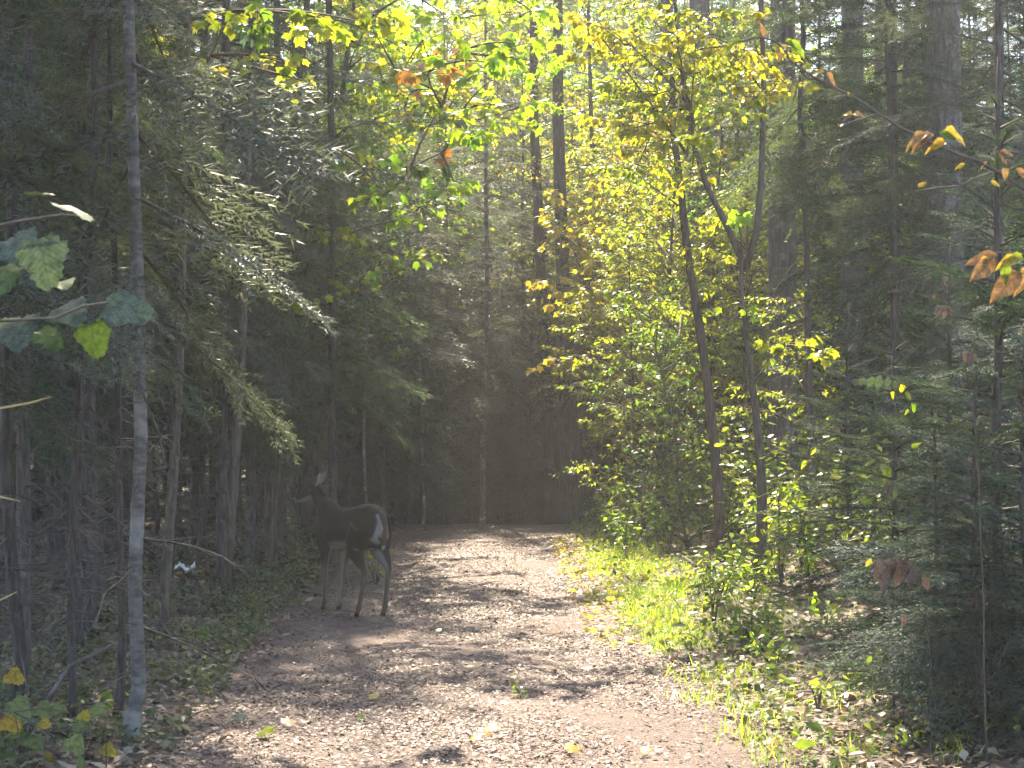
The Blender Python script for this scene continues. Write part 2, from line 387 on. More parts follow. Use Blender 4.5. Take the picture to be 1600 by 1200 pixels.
mb = MB(); n = 1200
y = rng.uniform(13, 25, n); x = trail_c(y) + 1.0 + np.abs(rng.normal(0, .75, n))
mb.scatter(LEAF_S, on_ground(x, y, .05), leaf_axes(n, rng, 0.1, .35, .5), rng.uniform(.04, .09, n), rng.uniform(0, 1, n))
o = mb.build('yellow_leaf_litter', M['gold']); tag(o, 'yellow and orange fallen leaves on the sunlit right edge of the trail', 'leaf litter', kind='stuff')

# low green cover on both verges
mb = MB(); n = 15000
y = 6.5 + 24 * rng.uniform(0, 1, n) ** 1.2; side = np.where(rng.uniform(0, 1, n) < .5, -1, 1)
d = 1.35 + np.abs(rng.normal(0, 1.1, n)) + .15 * rng.uniform(0, 1, n)
x = trail_c(y) + side * d
k = (np.sin(2.1 * x + 1.3 * y) * np.sin(1.7 * y - x) > -.05) & ((side > 0) | (rng.uniform(0, 1, n) < .15)); x, y = x[k], y[k]; n = len(x)
h = rng.uniform(.03, .16, n)
mb.scatter(LEAF_S, on_ground(x, y) + np.stack([0 * h, 0 * h, h], 1), leaf_axes(n, rng, -.1, .5, .5), .02 + rng.gamma(2.0, .014, n), rng.uniform(0, 1, n))
o = mb.build('ground_cover', M['herb']); tag(o, 'low leafy green ground cover along both edges of the trail', 'ground cover', kind='stuff')

mb = MB(); n = 17000
y = 7 + 21 * rng.uniform(0, 1, n) ** 1.1; x = trail_c(y) - 1.45 - np.abs(rng.normal(0, .9, n)); h = rng.uniform(.02, .15, n)
k = np.sin(2.7 * x + 1.9 * y) * np.sin(1.3 * y - 2 * x) > -.35; x, y, h = x[k], y[k], h[k]; n = len(x)
mb.scatter(LEAF_S, on_ground(x, y) + np.stack([0 * h, 0 * h, h], 1), leaf_axes(n, rng, -.1, .4, .5), rng.uniform(.03, .07, n), rng.uniform(0, 1, n))
o = mb.build('undergrowth', M['dullherb']); tag(o, 'low grey-green undergrowth on the shaded left edge of the trail', 'undergrowth', kind='stuff')

# grass along the right edge
mb = MB()
blade = (np.array([[0, -.022, 0], [0, .022, 0], [.5, .018, .06], [.5, -.018, .06], [1, 0, -.12]]), np.array([[0, 1, 2], [0, 2, 3], [3, 2, 4]]))
tx, ty, nb_ = [], [], []
for t in range(760):
    yy = 7.5 + 21.5 * rng.uniform(0, 1)
    dd_ = 1.25 + abs(rng.normal(0, .42)) + .45 * rng.uniform(0, 1) * (yy > 13)
    if rng.uniform() < .07: xx = float(trail_c(yy)) - dd_ - .1
    else: xx = float(trail_c(yy)) + dd_
    dens = 1.0 if 13 < yy < 24 else .28
    if rng.uniform() > dens: continue
    tx.append(xx); ty.append(yy); nb_.append(rng.integers(16, 40))
tx = np.repeat(tx, nb_); ty = np.repeat(ty, nb_); n = len(tx)
x = tx + rng.normal(0, .07, n); y = ty + rng.normal(0, .07, n)
mb.scatter(blade, on_ground(x, y), leaf_axes(n, rng, 1.05, .3, .6), rng.uniform(.04, .15, n), rng.uniform(0, 1, n))
o = mb.build('grass', M['grass']); tag(o, 'thin green grass growing along the edges of the trail', 'grass', kind='stuff')

# ------------------------------------------------------------------ tree makers
def bough_template(seed, n_tw=44, step=.017, nl=.046, nw=.0078, wide=.44, droop=.16):
    rg = np.random.default_rng(seed)
    base, Xd, ln = [], [], []
    for i in range(n_tw):
        t = .10 + .9 * (i + rg.uniform(0, 1)) / n_tw
        s = 1 if i % 2 else -1
        L_ = wide * (1.05 - .80 * t) * rg.uniform(.55, 1.15) + .03
        a = R(rg.uniform(38, 62)) * s * (1 - .35 * t)
        p0 = np.array([t, 0, -droop * t * t])
        dz = rg.uniform(-.35, .05)
        d = np.array([math.cos(a), math.sin(a), dz])
        m = max(4, int(L_ / step)); q = (np.arange(m) + .3) / m
        pts = p0 + d * (q * L_)[:, None]; pts[:, 2] -= .25 * (q * L_) ** 2 * 1.5 + rg.normal(0, .004, m)
        for sg in (1, -1):
            ang = math.atan2(d[1], d[0]) + sg * R(40) + rg.normal(0, .22, m)
            base.append(pts); Xd.append(np.stack([np.cos(ang), np.sin(ang), rg.normal(-.12, .30, m)], 1)); ln.append(nl * rg.uniform(.7, 1.35, m) * (1.1 - .35 * q))
    # needles along the axis
    m = int(1 / step); q = np.linspace(.15, 1, m); pts = np.stack([q, 0 * q, -droop * q * q], 1)
    for sg in (1, -1):
        ang = sg * R(42) + rg.normal(0, .25, m); base.append(pts); Xd.append(np.stack([np.cos(ang), np.sin(ang), rg.normal(0, .3, m)], 1)); ln.append(nl * rg.uniform(.7, 1.2, m))
    P = np.concatenate(base); Xd = np.concatenate(Xd); ln = np.concatenate(ln); N = len(P)
    A = axes(Xd, roll=rg.normal(0, .6, N)); w = nw * rg.uniform(.7, 1.3, N)
    V = np.empty((N, 3, 3))
    V[:, 0] = P - A[:, :, 1] * w[:, None] * .5; V[:, 1] = P + A[:, :, 1] * w[:, None] * .5; V[:, 2] = P + A[:, :, 0] * ln[:, None]
    return V.reshape(-1, 3), np.arange(N * 3).reshape(-1, 3)

BOUGHS = [bough_template(10 + i) for i in range(5)]
BOUGHS_FINE = [bough_template(30 + i, n_tw=54, step=.0105, nl=.032, nw=.0052, wide=.44, droop=.12) for i in range(3)]
BOUGHS_MID = [bough_template(50 + i, n_tw=58, step=.0092, nl=.032, nw=.0036, wide=.44) for i in range(4)]

def conifer(seed, H, z0, rmax, nb, r0=.062, tmpl=BOUGHS, dead=38, pitch=(-20, 28), pow_=.8, wob=.05, deadlen=.9):
    rg = np.random.default_rng(seed)
    zs = np.concatenate([[-.25, 0, .10, .30], np.linspace(.8, H, 14)]); dzs = np.clip(np.gradient(zs), .1, 1) ** .5
    cx = np.cumsum(rg.normal(0, wob * .5, 18) * dzs); cyy = np.cumsum(rg.normal(0, wob * .5, 18) * dzs); cx -= cx[0]; cyy -= cyy[0]
    rad = r0 * np.clip(1 - zs / H, 0, 1.1) ** .8 + .008; rad[:4] *= [2.0, 1.55, 1.25, 1.06]
    t = MB(); t.tube(np.stack([cx, cyy, zs], 1), rad, 9)
    def axis(z): return np.stack([np.interp(z, zs, cx), np.interp(z, zs, cyy), z], 1)
    u = (np.arange(nb) + rg.uniform(0, 1, nb)) / nb; u = u ** 1.15
    z = z0 + (H - .3 - z0) * u
    az = np.arange(nb) * 2.4 + rg.normal(0, .5, nb)
    L_ = rmax * (1.02 - u) ** pow_ * rg.uniform(.7, 1.12, nb) * np.clip(.7 + u * 2.5, 0, 1) + .12
    pt = np.radians(pitch[0] + (pitch[1] - pitch[0]) * u + rg.normal(0, 8, nb))
    Xd = np.stack([np.cos(az) * np.cos(pt), np.sin(az) * np.cos(pt), np.sin(pt)], 1)
    P = axis(z); A = axes(Xd, roll=rg.normal(0, .25, nb))
    c = MB(); w = MB()
    tn = rg.uniform(.15, .85, nb)
    for k in range(len(tmpl)):
        s = slice(k, None, len(tmpl))
        c.scatter(tmpl[k], P[s], A[s], np.stack([L_[s], L_[s] * rg.uniform(.85, 1.2, len(L_[s])), L_[s]], 1), tn[s])
    for i in range(nb):
        q = np.linspace(0, .9, 4); loc = np.stack([q, 0 * q, -.16 * q * q], 1) * L_[i]
        w.tube(P[i] + loc @ A[i].T, [.011 + .004 * L_[i], .009, .006, .003], 3, cap=False)
    for i in range(dead):
        zz = rg.uniform(.35, max(z0 * 1.15, 1.0)); a = rg.uniform(0, 6.28); Ld = deadlen * rg.uniform(.35, 1.2)
        p0 = axis(np.array([zz]))[0]; d = np.array([math.cos(a), math.sin(a), rg.uniform(-.45, .25)])
        q = np.linspace(0, 1, 5); pts = p0 + d * (q * Ld)[:, None] + np.stack([0 * q, 0 * q, -.25 * Ld * q * q], 1) + rg.normal(0, .02, (5, 3)) * q[:, None]
        w.tube(pts, [.009, .007, .005, .004, .002], 3, cap=False)
        for s in range(5):
            b = pts[rg.integers(1, 5)]; aa = a + rg.normal(0, .9)
            e = b + np.array([math.cos(aa), math.sin(aa), rg.uniform(-.7, .15)]) * Ld * rg.uniform(.2, .5)
            w.tube([b, (b + e) / 2 + rg.normal(0, .015, 3), e], [.004, .003, .0015], 3, cap=False)
    return dict(trunk=t.mesh('trunk', True), limbs=w.mesh('limbs'), crown=c.mesh('crown'))

def sprays_into(cr, wd, rg, centre, anchor, n, rad, size, tmpl, flat=.35, droop=-.4, twigs=5, r_branch=.012, sag=.1, tail=None):
    """one branch from anchor to centre, with leafy twigs round it"""
    centre = np.array(centre, float); anchor = np.array(anchor, float)
    q = np.linspace(0, 1, 6)[:, None]
    ln = np.linalg.norm(centre - anchor)
    bend = rg.normal(0, .05 * ln, 3)
    pts = anchor + (centre - anchor) * q + np.array([0, 0, sag * ln]) * (4 * q * (1 - q)) * .4 + bend * (4 * q * (1 - q)) * .5
    wd.tube(pts, np.linspace(r_branch, .004, 6), 4, cap=False)
    P, A = [], []
    per = max(1, n // twigs)
    for t in range(twigs):
        s = pts[rg.integers(3, 6)] + rg.normal(0, .02, 3)
        if tail: s = pts[4] + (pts[5] - pts[4]) * rg.uniform(tail, 1) + rg.normal(0, .04, 3)
        az = rg.uniform(0, 6.28); d = np.array([math.cos(az), math.sin(az), rg.normal(-.05, .35) * flat * 2])
        tl = rad * rg.uniform(.6, 1.15)
        e = s + d * tl
        wd.tube([s, (s + e) / 2 + [0, 0, .03 * tl], e], [.005, .0035, .0018], 3, cap=False)
        tt = np.sqrt(rg.uniform(.05, 1, per))
        p = s + (e - s) * tt[:, None] + rg.normal(0, .05, (per, 3)) * np.array([1, 1, .6]) * max(.4, rad)
        P.append(p); A.append(leaf_axes(per, rg, droop, .4, .5, az=az + rg.normal(0, .9, per)))
    P = np.concatenate(P); A = np.concatenate(A)
    if cr is not None:
        cr.scatter(tmpl, P, A, size * rg.uniform(.6, 1.25, len(P)), rg.uniform(0, 1, len(P)) * .6 + rg.uniform(0, .4))
    return P, A

def attach_points(centres, anchors):
    """each spray hangs on the nearest spray that is closer to the trunk, or on the trunk itself"""
    d = [np.linalg.norm(c - a) for c, a in zip(centres, anchors)]
    order = np.argsort(d); out = [None] * len(centres); done = []
    for i in order:
        best, bd = anchors[i], d[i]
        for j in done:
            dj = np.linalg.norm(centres[i] - centres[j])
            if dj < bd * .62 and d[j] < d[i] * .9: best, bd = centres[j], dj / .62
        out[i] = best; done.append(i)
    return out

def broadleaf(seed, H, z0, spread, ncl, per, size, r0=.05, tmpl=LEAF_S, lean=.3, rad=.55, flat=.35):
    rg = np.random.default_rng(seed)
    zs = np.linspace(-.2, H * .95, 12); q = np.clip(zs / H, 0, 1)
    cx = lean * q ** 1.5 + np.cumsum(rg.normal(0, .03, 12)); cyy = np.cumsum(rg.normal(0, .03, 12)); cx -= cx[0]; cyy -= cyy[0]
    t = MB(); rr = r0 * (1 - .9 * q) + .004; rr[0] *= 1.4; t.tube(np.stack([cx, cyy, zs], 1), rr, 8)
    c = MB(); w = MB()
    for k in range(ncl):
        u = (k + rg.uniform(0, 1)) / ncl
        z = z0 + (H - z0) * u; a = k * 2.4 + rg.normal(0, .6)
        r_ = spread * (math.sin(math.pi * (.18 + .80 * u)) ** .8) * rg.uniform(.35, 1.0)
        za = max(.25 * z0, z - r_ * rg.uniform(.3, .8))
        an = np.array([np.interp(za, zs, cx), np.interp(za, zs, cyy), za])
        ce = np.array([np.interp(z, zs, cx) + r_ * math.cos(a), np.interp(z, zs, cyy) + r_ * math.sin(a), z])
        sprays_into(c, w, rg, ce, an, per, rad * rg.uniform(.7, 1.2), size, tmpl, flat=flat)
    return dict(trunk=t.mesh('trunk', True), limbs=w.mesh('limbs'), crown=c.mesh('crown'))

def shrub(seed, h, nst, per, size, tmpl=LEAF_O, spread=.5, droop=-.25, rs=.005):
    rg = np.random.default_rng(seed); c = MB(); w = MB()
    for s in range(nst):
        a = rg.uniform(0, 6.28); L_ = h * rg.uniform(.5, 1.1); out = spread * rg.uniform(.2, 1.0) * L_
        q = np.linspace(0, 1, 6)
        pts = np.stack([math.cos(a) * out * q ** 1.3, math.sin(a) * out * q ** 1.3, L_ * (q - .18 * q ** 3)], 1) + rg.normal(0, .012, (6, 3)) * q[:, None]
        pts[0, 2] = -.06
        w.tube(pts, np.linspace(rs, .0015, 6), 4, cap=False)
        t = np.linspace(.25, 1, per); P = np.stack([np.interp(t, q, pts[:, k]) for k in range(3)], 1)
        az = np.arange(per) * 2.4 + rg.normal(0, .4, per)
        off = rg.uniform(.01, .09, per)
        P = P + np.stack([np.cos(az) * off, np.sin(az) * off, rg.normal(.01, .015, per)], 1)
        c.scatter(tmpl, P, leaf_axes(per, rg, droop, .35, .4, az=az), size * rg.uniform(.55, 1.2, per), rg.uniform(0, 1, per) * .7 + rg.uniform(0, .3))
    return dict(stems=w.mesh('stems'), leaves=c.mesh('leaves'))

def plant(var, name, label, cat, group, x, y, rotz=0., sxy=1., sz=None, mats=None, dz=0., tilt=(0, 0)):
    """a thing at (x, y) whose parts share the meshes of var; mats maps part -> material"""
    o = thing(name, label, cat, (x, y, gzf(x, y) + dz), rotz, group)
    o.rotation_euler = (tilt[0], tilt[1], rotz)
    o.scale = (sxy, sxy, sz if sz else sxy)
    for pn, me in var.items():
        if len(me.materials) == 0: me.materials.append(None)
        c = link(pn, me, o)
        if pn != 'trunk': c['kind'] = 'stuff'
        c.material_slots[0].link = 'OBJECT'; c.material_slots[0].material = mats[pn]
    return o

# ------------------------------------------------------------------ conifers
SPR = [conifer(101, 15, 1.9, 2.1, 96), conifer(102, 14, 2.6, 1.9, 92), conifer(103, 16, 3.0, 2.2, 100), conifer(104, 13, 4.6, 1.9, 76, r0=.05, dead=48, wob=.08),
       conifer(105, 10, 1.5, 2.3, 90, r0=.05)]
POLE = conifer(110, 12, 6.0, 1.6, 50, r0=.042, dead=54, wob=.10, deadlen=.8)
FIR = conifer(120, 4.2, .12, 1.3, 74, r0=.04, tmpl=BOUGHS_FINE, dead=6, pitch=(-12, 40))
FIR2 = conifer(121, 3.0, .08, 1.05, 50, r0=.03, tmpl=BOUGHS_FINE, dead=6, pitch=(-10, 40))
PINE = conifer(130, 21, 9.5, 3.0, 60, r0=.24, dead=8, pitch=(-8, 35), pow_=.6, wob=.04, deadlen=1.3)
PINE2 = conifer(131, 23, 16.0, 1.9, 34, r0=.24, dead=6, pitch=(-8, 35), pow_=.6, wob=.04, deadlen=1.0)
SPRN = conifer(106, 14.5, 2.2, 2.0, 84, tmpl=BOUGHS_MID)
cm = dict(trunk=M['bark_spruce'], limbs=M['twig'], crown=M['needle'])
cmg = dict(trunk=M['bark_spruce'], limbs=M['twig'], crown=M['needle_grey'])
cmd = dict(trunk=M['bark_dark'], limbs=M['twig'], crown=M['needle'])
cmp_ = dict(trunk=M['bark_pale'], limbs=M['twig'], crown=M['needle_grey'])
cpine = dict(trunk=M['bark_pine'], limbs=M['bark_dark'], crown=M['needle'])
cfir = dict(trunk=M['bark_dark'], limbs=M['bark_dark'], crown=M['needle_fir'])

placed = []
def look(v, m_):
    a = 'pale bare pole' if v is POLE and m_ is cmp_ else 'dark bare pole' if v is POLE else 'tall bare-stemmed conifer' if v is SPR[3] else 'broad low-boughed spruce' if v is SPR[4] else 'greyish spruce' if m_ is cmg else 'deep green fir' if m_ is cfir else 'green spruce'
    return a
def where(x, Y):
    px = 800 + x / Y * FPX
    for lim, w in [(0, 'at the left edge of the picture'), (100, 'near the far left pole'), (187, 'left of the mottled pale trunk'), (300, 'between mottled trunk and white scrap'), (400, 'above the three dead stems'), (490, 'just left of the deer'), (610, 'behind the deer'), (720, 'right of the deer beyond the crest'),
                   (800, 'beside the slim pale trunk'), (890, 'left of the dark thick trunk'), (1000, 'behind the golden foliage'), (1150, 'behind the slim curved trunk'), (1260, 'behind the forked maple'), (1400, 'behind the dark middle conifer'), (1520, 'behind the fir clump'), (9999, 'at the right edge of the picture')]:
        if px < lim: return w
def row(Y): return 'near' if Y < 15 else 'middle-distance' if Y < 24 else 'deep-standing' if Y < 34 else 'far' if Y < 44 else 'very distant'
def put(var, name, label, cat, group, px, Y, rot, sxy, sz, mats, tilt=(0, 0)):
    x = (px - 800) / FPX * Y
    placed.append((x, Y)); return plant(var, name, label, cat, group, x, Y, rot, sxy, sz, mats, 0, tilt)

# trees one can point to
put(SPR[0], 'spruce_tree', 'slim spruce with a pale bare lower trunk at the end of the trail', 'spruce', 'spruces at the trail end', 755, 30.5, .4, .72, .75, cmp_)
put(SPR[1], 'spruce_tree', 'spruce with drooping grey boughs over the dark gap behind the deer', 'spruce', 'spruces at the trail end', 640, 31.5, 1.9, .8, .62, cmg)
put(SPR[0], 'spruce_tree', 'spruce whose boughs hang low just left of the trail end', 'spruce', 'spruces at the trail end', 545, 29.0, 3.1, .75, .75, cmg)
put(SPR[4], 'spruce_tree', 'low spreading spruce between the pale slim trunk and the dark thick trunk', 'spruce', 'spruces at the trail end', 815, 33.0, 5.1, .85, .85, cmg)
put(SPRN, 'spruce_tree', 'spruce with a straight dark trunk directly behind the deer\'s neck', 'spruce', None, 519, 20.5, .9, .75, .9, cmd)
put(SPR[0], 'spruce_tree', 'spruce standing at the trail edge just left of the deer\'s head', 'spruce', None, 441, 23.5, 2.2, .8, .8, cm)
put(POLE, 'spruce_tree', 'thin pale leaning pole of a tree rising above the deer\'s back', 'spruce', None, 571, 27.5, 1.0, .5, .8, cmp_)
put(POLE, 'spruce_tree', 'slender pale pole standing in the dark gap behind the trail end', 'spruce', None, 661, 30.2, 2.0, .45, .6, cmp_)
put(SPRN, 'spruce_tree', 'spruce with a grey curved trunk left of the deer by the verge', 'spruce', None, 358, 18.5, 4.0, .75, .85, cm, (0, .02))
put(SPR[4], 'spruce_tree', 'low spruce with grey boughs sweeping over the gap right of the deer', 'spruce', 'spruces at the trail end', 690, 33.5, .7, .95, .95, cmg)
put(SPR[4], 'spruce_tree', 'low spruce with grey boughs just above the deer\'s rump', 'spruce', 'spruces at the trail end', 600, 28.6, 2.7, .72, .85, cmg)
# left foreground
BIRCH = conifer(140, 10, 2.15, 1.5, 52, r0=.028, dead=20, wob=.05, deadlen=.5)
put(BIRCH, 'slim_tree', 'slim mottled pale trunk with dark bands standing in the lower left corner', 'tree', None, 203, 9.06, .6, 1.0, 1.0, dict(trunk=M['bark_birch'], limbs=M['twig'], crown=M['needle_grey']), (0, .012))
put(POLE, 'sapling', 'thin dark pole against the mottled pale trunk\'s left side', 'tree', None, 187, 9.9, 2.6, .45, .7, cmd)
put(POLE, 'sapling', 'dark pole at the picture\'s far left edge above the yellowish ground plants', 'tree', None, 18, 9.9, 1.6, .75, .8, cmd)
put(POLE, 'sapling', 'thin leaning pole between the far left pole and the mottled pale trunk', 'tree', None, 112, 9.7, .2, .42, .7, cmd, (0, .02))

rr = random.Random(77)
def far_enough(x, y, dmin):
    return all((x - a) ** 2 + (y - b) ** 2 > dmin * dmin for a, b in placed)
# the dark stand left of the trail
cnt = 0
for _ in range(5000):
    if cnt >= 92: break
    Y = 10.5 + 34 * rr.random() ** .9
    x = -rr.uniform(2.7, .31 * Y + 1.5)
    if x > float(trail_c(Y)) - 2.2 or (Y > 30 and x > -4.2) or (Y < 13.5 and 800 + x / Y * FPX > 250) or (abs(800 + x / Y * FPX - 290) < 26 and Y < 19) or not far_enough(x, Y, .85): continue
    placed.append((x, Y)); cnt += 1
    r_ = rr.random()
    if Y < 14: v, s, zz, m_ = rr.choice([(SPR[1], .62, .85, cm), (POLE, .7, .9, cmd), (SPR[0], .6, .95, cmg)])
    elif r_ < .40: v, s, zz, m_ = SPR[1], rr.uniform(.6, .85), rr.uniform(.75, 1.05), rr.choice([cm, cmg])
    elif r_ < .55: v, s, zz, m_ = SPR[0], rr.uniform(.6, .85), rr.uniform(.8, 1.05), rr.choice([cm, cmg])
    elif r_ < .75: v, s, zz, m_ = SPR[3], rr.uniform(.7, 1.0), rr.uniform(.8, 1.0), cmd
    else: v, s, zz, m_ = POLE, rr.uniform(.6, 1.0), rr.uniform(.8, 1.0), rr.choice([cmd, cmp_, cmd])
    if Y < 21 and v in (SPR[0], SPR[1]): v = SPRN
    plant(v, 'spruce_tree', row(Y) + ' ' + look(v, m_) + ' in the left stand ' + where(x, Y), 'spruce', 'conifers in the dense stand left of the trail', x, Y, rr.uniform(0, 6.28), s, zz, m_)
# the dark stand behind the trail's end: kept low so the sun comes over it
cnt = 0
for _ in range(5000):
    if cnt >= 34: break
    Y = rr.uniform(31.5, 46); x = rr.uniform(-4.6, 2.2)
    if not far_enough(x, Y, .9): continue
    placed.append((x, Y)); cnt += 1
    v = rr.choice([SPR[4], SPR[4], SPR[3], SPR[1], SPR[1], POLE])
    sz = {id(SPR[4]): 1.0, id(SPR[3]): .80, id(SPR[1]): .70, id(POLE): .8}[id(v)] * rr.uniform(.85, 1.1)
    if Y < 37 and x > -1.6: sz *= .68
    m_ = rr.choice([cmd, cm])
    plant(v, 'spruce_tree', row(Y) + ' ' + look(v, m_) + ' in the thicket ' + where(x, Y), 'spruce', 'conifers behind the end of the trail', x, Y, rr.uniform(0, 6.28), rr.uniform(.6, .95), sz, m_)

BUSH = conifer(150, 5.0, .3, 1.7, 60, r0=.04, dead=4, pitch=(-18, 35))
cnt = 0
for _ in range(5000):
    if cnt >= 40: break
    Y = rr.uniform(27, 50); x = rr.uniform(-.31 * Y, 1.6)
    if (x > -4.0 and Y < 34) or not far_enough(x, Y, .7): continue
    placed.append((x, Y)); cnt += 1
    plant(BUSH, 'young_spruce', row(Y) + ' low young spruce in shade ' + where(x, Y), 'spruce', 'young spruces in the shade behind the deer', x, Y, rr.uniform(0, 6.28), rr.uniform(.7, 1.1), rr.uniform(.5, .8), cmd)
plant(SPRN, 'spruce_tree', 'near conifer whose boughs hang into the upper left corner', 'spruce', None, -2.75, 8.3, 1.1, .80, .85, cmg)
# ---- thick pines on the right
for px, Y, s, zz, lab, rot in [
    (1218, 21.5, .76, 1.0, 'thick grey pine trunk rising behind the forked young maple', .3),
    (1092, 28.0, .90, 1.0, 'thick shaded pine trunk left of the forked young maple\'s stem', 1.3),
    (1335, 24.0, .78, 1.0, 'grey pine trunk second from the picture\'s upper right corner', 2.2),
    (1482, 19.0, .9, 1.0, 'broad grey pine trunk beside the upper right corner above the dark fir', 3.0),
    (1385, 33.0, .95, 1.0, 'pine trunk half hidden between the two grey pines on the right', 4.1),
    (1040, 33.0, .80, .9, 'dark pine trunk just right of the sunlit golden foliage', 5.0)]:
    put(PINE2 if px < 1250 else PINE, 'pine_tree', lab, 'pine', 'thick pines right of the trail', px, Y, rot, s, zz, cpine)
# mid-distance conifers on the right
for px, Y, v, s, zz, lab, m_ in [
    (1395, 18.0, SPRN, .62, .70, 'dark hemlock-like conifer in front of the grey pines on the right', cfir),
    (1560, 15.5, SPRN, .75, .85, 'sparkling conifer with boughs across the upper right corner', cmg),
    (1268, 19.5, SPR[3], .72, .86, 'slim conifer with boughs across the upper part of the grey pine trunk', cm),
    (985, 36.0, SPR[1], .6, .75, 'pale sunlit conifer behind the golden foliage at the bend', cmg)]:
    put(v, 'conifer', lab, 'conifer', 'conifers right of the trail', px, Y, rr.uniform(0, 6), s, zz, m_)
# the wood right of the pines
cnt = 0
for _ in range(5000):
    if cnt >= 40: break
    Y = rr.uniform(21, 44); x = rr.uniform(3.0, .31 * Y + 2)
    pxx = 800 + x / Y * FPX
    if pxx < 1060 or any(abs(pxx - q) < w_ and Y < 32 for q, w_ in ((1215, 45), (1335, 40), (1482, 45), (1092, 40))) or not far_enough(x, Y, 1.1): continue
    placed.append((x, Y)); cnt += 1
    v = rr.choice([SPR[0], SPR[1], SPR[0], SPR[4], SPR[2]])
    m_ = rr.choice([cm, cmg, cfir])
    plant(v, 'conifer', row(Y) + ' ' + look(v, m_) + ' in the right wood ' + where(x, Y), 'conifer', 'conifers behind the right-hand pines', x, Y, rr.uniform(0, 6.28), rr.uniform(.7, 1.0), rr.uniform(.75, 1.05), m_)
# near dark firs filling the lower right
for px, Y, v, s, lab in [
    (1560, 9.4, FIR, .80, 'dark blue-green young fir filling the lower right edge'),
    (1480, 11.0, FIR, .62, 'young fir standing behind the large dark one on the right'),
    (1640, 11.4, FIR, .95, 'tall young fir cut by the right edge of the picture'),
    (1405, 12.6, FIR2, .75, 'smaller young fir at the left of the dark fir clump'),
    (1455, 9.7, FIR2, .55, 'knee-high fir at the left foot of the dark fir clump'),
    (1530, 8.9, FIR2, .6, 'low fir at the bottom right in front of the large dark fir'),
    (1610, 8.7, FIR2, .7, 'low fir in the bottom right corner'),
    (1330, 15.2, FIR2, .8, 'little fir in the verge between shrubs and dark fir clump')]:
    put(v, 'fir_tree', lab, 'fir', 'young firs right of the trail', px, Y, rr.uniform(0, 6), s, s, cfir)

# ------------------------------------------------------------------ broadleaf trees
def bl(tr, leaf): return dict(trunk=tr, limbs=M['bark_maple'], crown=leaf)
BR = [broadleaf(201, 8.5, 2.6, 2.1, 72, 130, .095), broadleaf(202, 7.0, 2.0, 1.8, 64, 120, .085), broadleaf(203, 9.5, 2.6, 2.3, 78, 130, .095, lean=-.5),
      broadleaf(204, 4.5, .4, 1.2, 46, 90, .075, r0=.025), broadleaf(205, 3.0, .2, .95, 34, 80, .07, r0=.018)]

def maple_tree(name, label, base, top, r0, sprays, mat_by, size, group=None, seed=1, trunkmat='bark_maple'):
    """a tree whose large leaves are parts of their own; sprays: (point, n, radius, material key)"""
    rg = np.random.default_rng(seed)
    base = Vector((base[0], base[1], gzf(base[0], base[1]))); top = Vector(top) - base
    o = thing(name, label, 'maple', base, 0, group)
    q = np.linspace(0, 1, 12)
    P = np.stack([top.x * q ** 1.4 + .05 * np.sin(5 * q), top.y * q ** 1.4 + .04 * np.sin(4 * q + 1), top.z * q - .2 * (q == 0)], 1)
    t = MB(); t.tube(P, r0 * (1 - .85 * q) + .004, 8); t.build('trunk', M[trunkmat], o, True)
    w = MB()
    cs_, an_ = [], []
    for pt, n, rad, mk, sz in sprays:
        c = np.array(pt) - np.array(base)
        za = min(max(c[2] - .25 * math.hypot(c[0], c[1]) - .2, .3 * c[2]), top.z * .97)
        cs_.append(c); an_.append(np.array([np.interp(za, P[:, 2], P[:, k]) for k in range(3)]))
    an_ = attach_points(cs_, an_)
    for (pt, n, rad, mk, sz), c, an in zip(sprays, cs_, an_):
        Pl, A = sprays_into(None, w, rg, c, an, n, rad, sz, None, flat=.45, droop=-.75, r_branch=.014, twigs=6, tail=.3)
        for p, a in zip(Pl, A):
            m4 = np.eye(4); s = sz * rg.uniform(.65, 1.15); m4[:3, :3] = a * s; m4[:3, 3] = p
            lf = link('leaf', LEAFME[rg.integers(0, len(LEAFME))], o)
            lf.matrix_local = Matrix(m4.tolist()); lf.material_slots[0].link = 'OBJECT'; lf.material_slots[0].material = M[mk]
    w.build('limbs', M['bark_maple'], o)['kind'] = 'stuff'
    return o
LEAFME = []
for k_, tm in enumerate(MAPLES):
    me = mk_mesh('maple_leaf_%d' % k_, tm[0], tm[1], np.full(len(tm[0]), .2 + .2 * k_)); me.materials.append(None); LEAFME.append(me)

def xy(px, Y): return ((px - 800) / FPX * Y, Y)
maple_tree('maple_tree', 'young maple with bright green and orange leaves hanging over the trail', xy(352, 16.5), at(420, -120, 16.5), .05,
    [(at(760, 95, 15), 49, 0.28, 'lime', .13), (at(805, 65, 15.5), 31, 0.25, 'lime', .13), (at(735, 205, 15.5), 26, 0.21, 'lime', .12), (at(640, 265, 16), 31, 0.27, 'green', .12),
     (at(715, 300, 15.5), 34, 0.25, 'lime', .12), (at(600, 305, 16.5), 26, 0.27, 'green', .12), (at(690, 238, 16), 11, 0.13, 'orange', .10), (at(668, 110, 15.2), 29, 0.23, 'orange', .11),
     (at(715, 80, 15.6), 20, 0.19, 'orange', .11), (at(540, 240, 16.5), 23, 0.28, 'green', .12), (at(690, 165, 16), 26, 0.27, 'green', .12), (at(845, 95, 16), 20, 0.24, 'lime', .12)], None, .12, seed=4)
